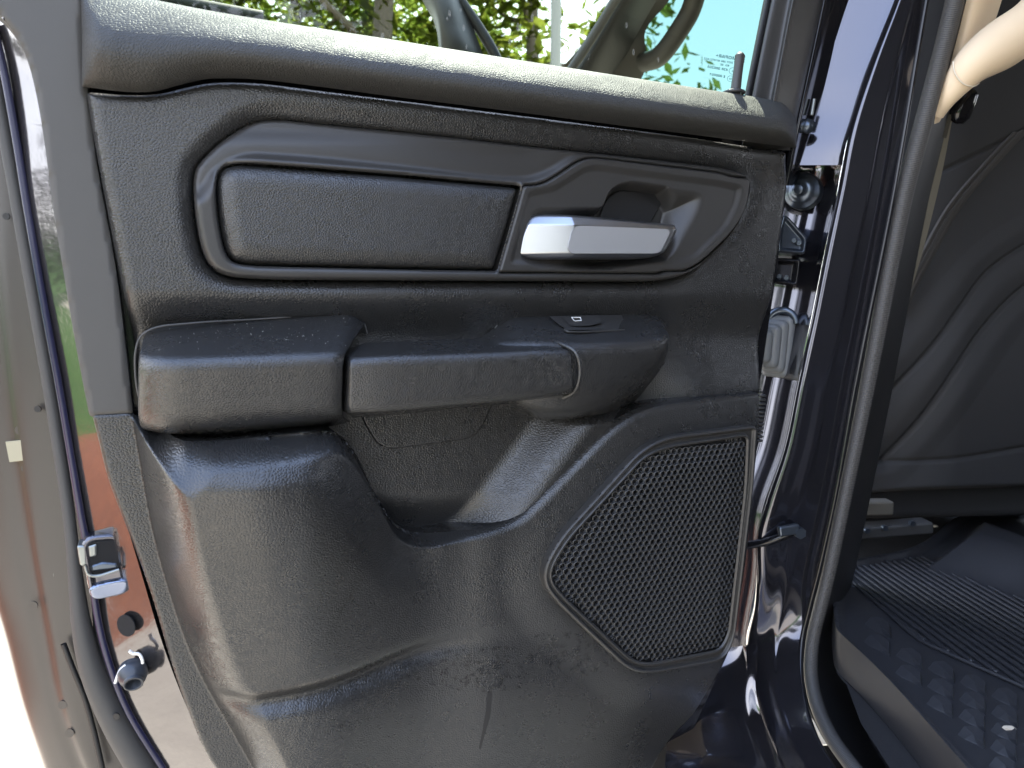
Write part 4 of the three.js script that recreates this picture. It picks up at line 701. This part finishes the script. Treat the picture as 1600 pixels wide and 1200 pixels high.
/* ================= trees ================= */
function treeGeo(H, R, leaves, size, trunkH, skew) {
  const limbs = [], tips = [], T = new THREE.CatmullRomCurve3([V3(0, -0.1, 0), V3(0.05 * skew, H * 0.3, 0), V3(-0.08 * skew, H * 0.6, 0.06), V3(0.05, H * 0.92, 0)]);
  const tb = (c, r0, r1) => { const g = new THREE.TubeGeometry(c, 10, 1, 7), a = g.attributes.position, nn = g.attributes.normal; for (let i = 0; i <= 10; i++) { const p = c.getPointAt(i / 10), k = r0 + (r1 - r0) * i / 10; for (let j = 0; j <= 7; j++) { const m = i * 8 + j; a.setXYZ(m, p.x + nn.getX(m) * k, p.y + nn.getY(m) * k, p.z + nn.getZ(m) * k); } } return g; };
  limbs.push(tb(T, H * 0.022, H * 0.004));
  for (let i = 0; i < 26; i++) {
    const t = trunkH + (1 - trunkH) * (i + rnd()) / 26, b = T.getPointAt(Math.min(t, 0.98)), az = i * 2.4 + rnd(), L = R * (0.55 + 0.5 * rnd()) * (1.15 - 0.75 * (t - trunkH) / (1 - trunkH)), e = V3(b.x + Math.cos(az) * L, b.y + L * (0.2 + 0.4 * rnd()), b.z + Math.sin(az) * L), m = V3().lerpVectors(b, e, 0.5); m.y -= L * 0.05;
    const c = new THREE.CatmullRomCurve3([b, m, e]); limbs.push(tb(c, H * 0.006, H * 0.0015));
    for (let k = 0; k < 7; k++) { const q = c.getPointAt(0.35 + 0.65 * k / 6); tips.push([q.x + (rnd() - 0.5) * R * 0.35, q.y + (rnd() - 0.5) * R * 0.35, q.z + (rnd() - 0.5) * R * 0.35, R * (0.10 + 0.14 * rnd())]); }
  }
  const pos = [], nor = [], uv = [], n = V3(), a = V3(), b = V3();
  for (let i = 0; i < leaves; i++) {
    const t = tips[Math.floor(rnd() * tips.length)]; let x, y, z; do { x = rnd() * 2 - 1; y = rnd() * 2 - 1; z = rnd() * 2 - 1; } while (x * x + y * y + z * z > 1);
    const c = V3(t[0] + x * t[3], t[1] + y * t[3] * 0.8, t[2] + z * t[3]), s = size * (0.6 + 0.8 * rnd());
    n.set(rnd() - 0.5, rnd() * 0.9, rnd() - 0.5).normalize(); a.set(rnd() - 0.5, rnd() - 0.5, rnd() - 0.5).cross(n).normalize(); b.crossVectors(n, a);
    const p = [c.clone().addScaledVector(a, -s), c.clone().addScaledVector(b, s * 0.42), c.clone().addScaledVector(a, s), c.clone().addScaledVector(b, -s * 0.42)];
    for (const k of [0, 1, 2, 0, 2, 3]) { pos.push(p[k].x, p[k].y, p[k].z); nor.push(n.x, n.y, n.z); uv.push(k & 1, k >> 1); }
  }
  const g = new THREE.BufferGeometry(); g.setAttribute('position', new THREE.Float32BufferAttribute(pos, 3)); g.setAttribute('normal', new THREE.Float32BufferAttribute(nor, 3)); g.setAttribute('uv', new THREE.Float32BufferAttribute(uv, 2));
  return [join(limbs), g];
}
const bark = M(lin(0.11, 0.09, 0.075), 0.9);
const leafA = M(lin(0.58, 0.68, 0.12), 0.8, { transmission: 0.6, thickness: 0, side: THREE.DoubleSide }), leafB = M(lin(0.45, 0.62, 0.11), 0.8, { transmission: 0.6, thickness: 0, side: THREE.DoubleSide });
const leafC = M(lin(0.15, 0.27, 0.05), 0.7, { side: THREE.DoubleSide });
const kinds = [treeGeo(7, 2.4, 4600, 0.085, 0.16, 1), treeGeo(4, 1.7, 4000, 0.10, 0.10, 2)];
function tree(kind, px, dist, label, group, leaf, turn, k = 1, xz) {
  const d = px === null ? V3(xz[0], 0, xz[1]) : ray(px, 463).setY(0).normalize().multiplyScalar(dist);
  const t = thing(null, 'leafy_tree', label, 'tree', group); t.position.set(d.x, 0, d.z); t.rotation.y = turn; t.scale.setScalar(k);
  mesh('trunk', kinds[kind][0], bark, t); mesh('crown', kinds[kind][1], leaf, t);
}
const SEEN = 'leafy green tree seen through the open door window', GR = 'trees beyond the door window';
[[330, 9], [470, 11], [600, 8.5], [720, 12], [835, 10], [540, 15], [400, 15.5], [680, 17]].forEach(([px, d], i) => tree(0, px, d, SEEN, GR, i % 2 ? leafB : leafA, i * 1.7, 0.95 + 0.13 * (i % 3)));
[[-11, 8], [-12.5, 4.5], [-11.5, 1.5], [-13, -2], [-5.5, 9.5], [-2.2, 11]].forEach((p, i) => tree(1, null, 0, 'low green tree mirrored in the painted door edge', 'trees mirrored in the paint', leafC, i * 2.1, i > 3 ? 1.15 : 0.8 + 0.1 * (i % 3), p));
[[5, 9.5], [8.5, 9], [2.6, 12.5]].forEach((p, i) => tree(0, null, 0, 'tall dark green tree added out of view to darken the window reflection', 'trees added to darken the window reflection', leafC, i * 1.3, 1.15, p));  // unseen trees, added so the pane reflects dark green instead of pale sky

{
  const d = ray(866, 463).setY(0).normalize().multiplyScalar(6.5), g = new THREE.CylinderGeometry(0.035, 0.05, 7, 16); g.translate(0, 3.5, 0);
  const pole = mesh('grey_pole', join([g, new THREE.CylinderGeometry(0.09, 0.10, 0.2, 16).translate(0, 0.1, 0)]), M(lin(0.22, 0.22, 0.21), 0.6), scene); pole.position.copy(d); tag(pole, 'slim grey metal pole standing in front of the green trees', 'pole');
}
renderer.render(scene, camera);
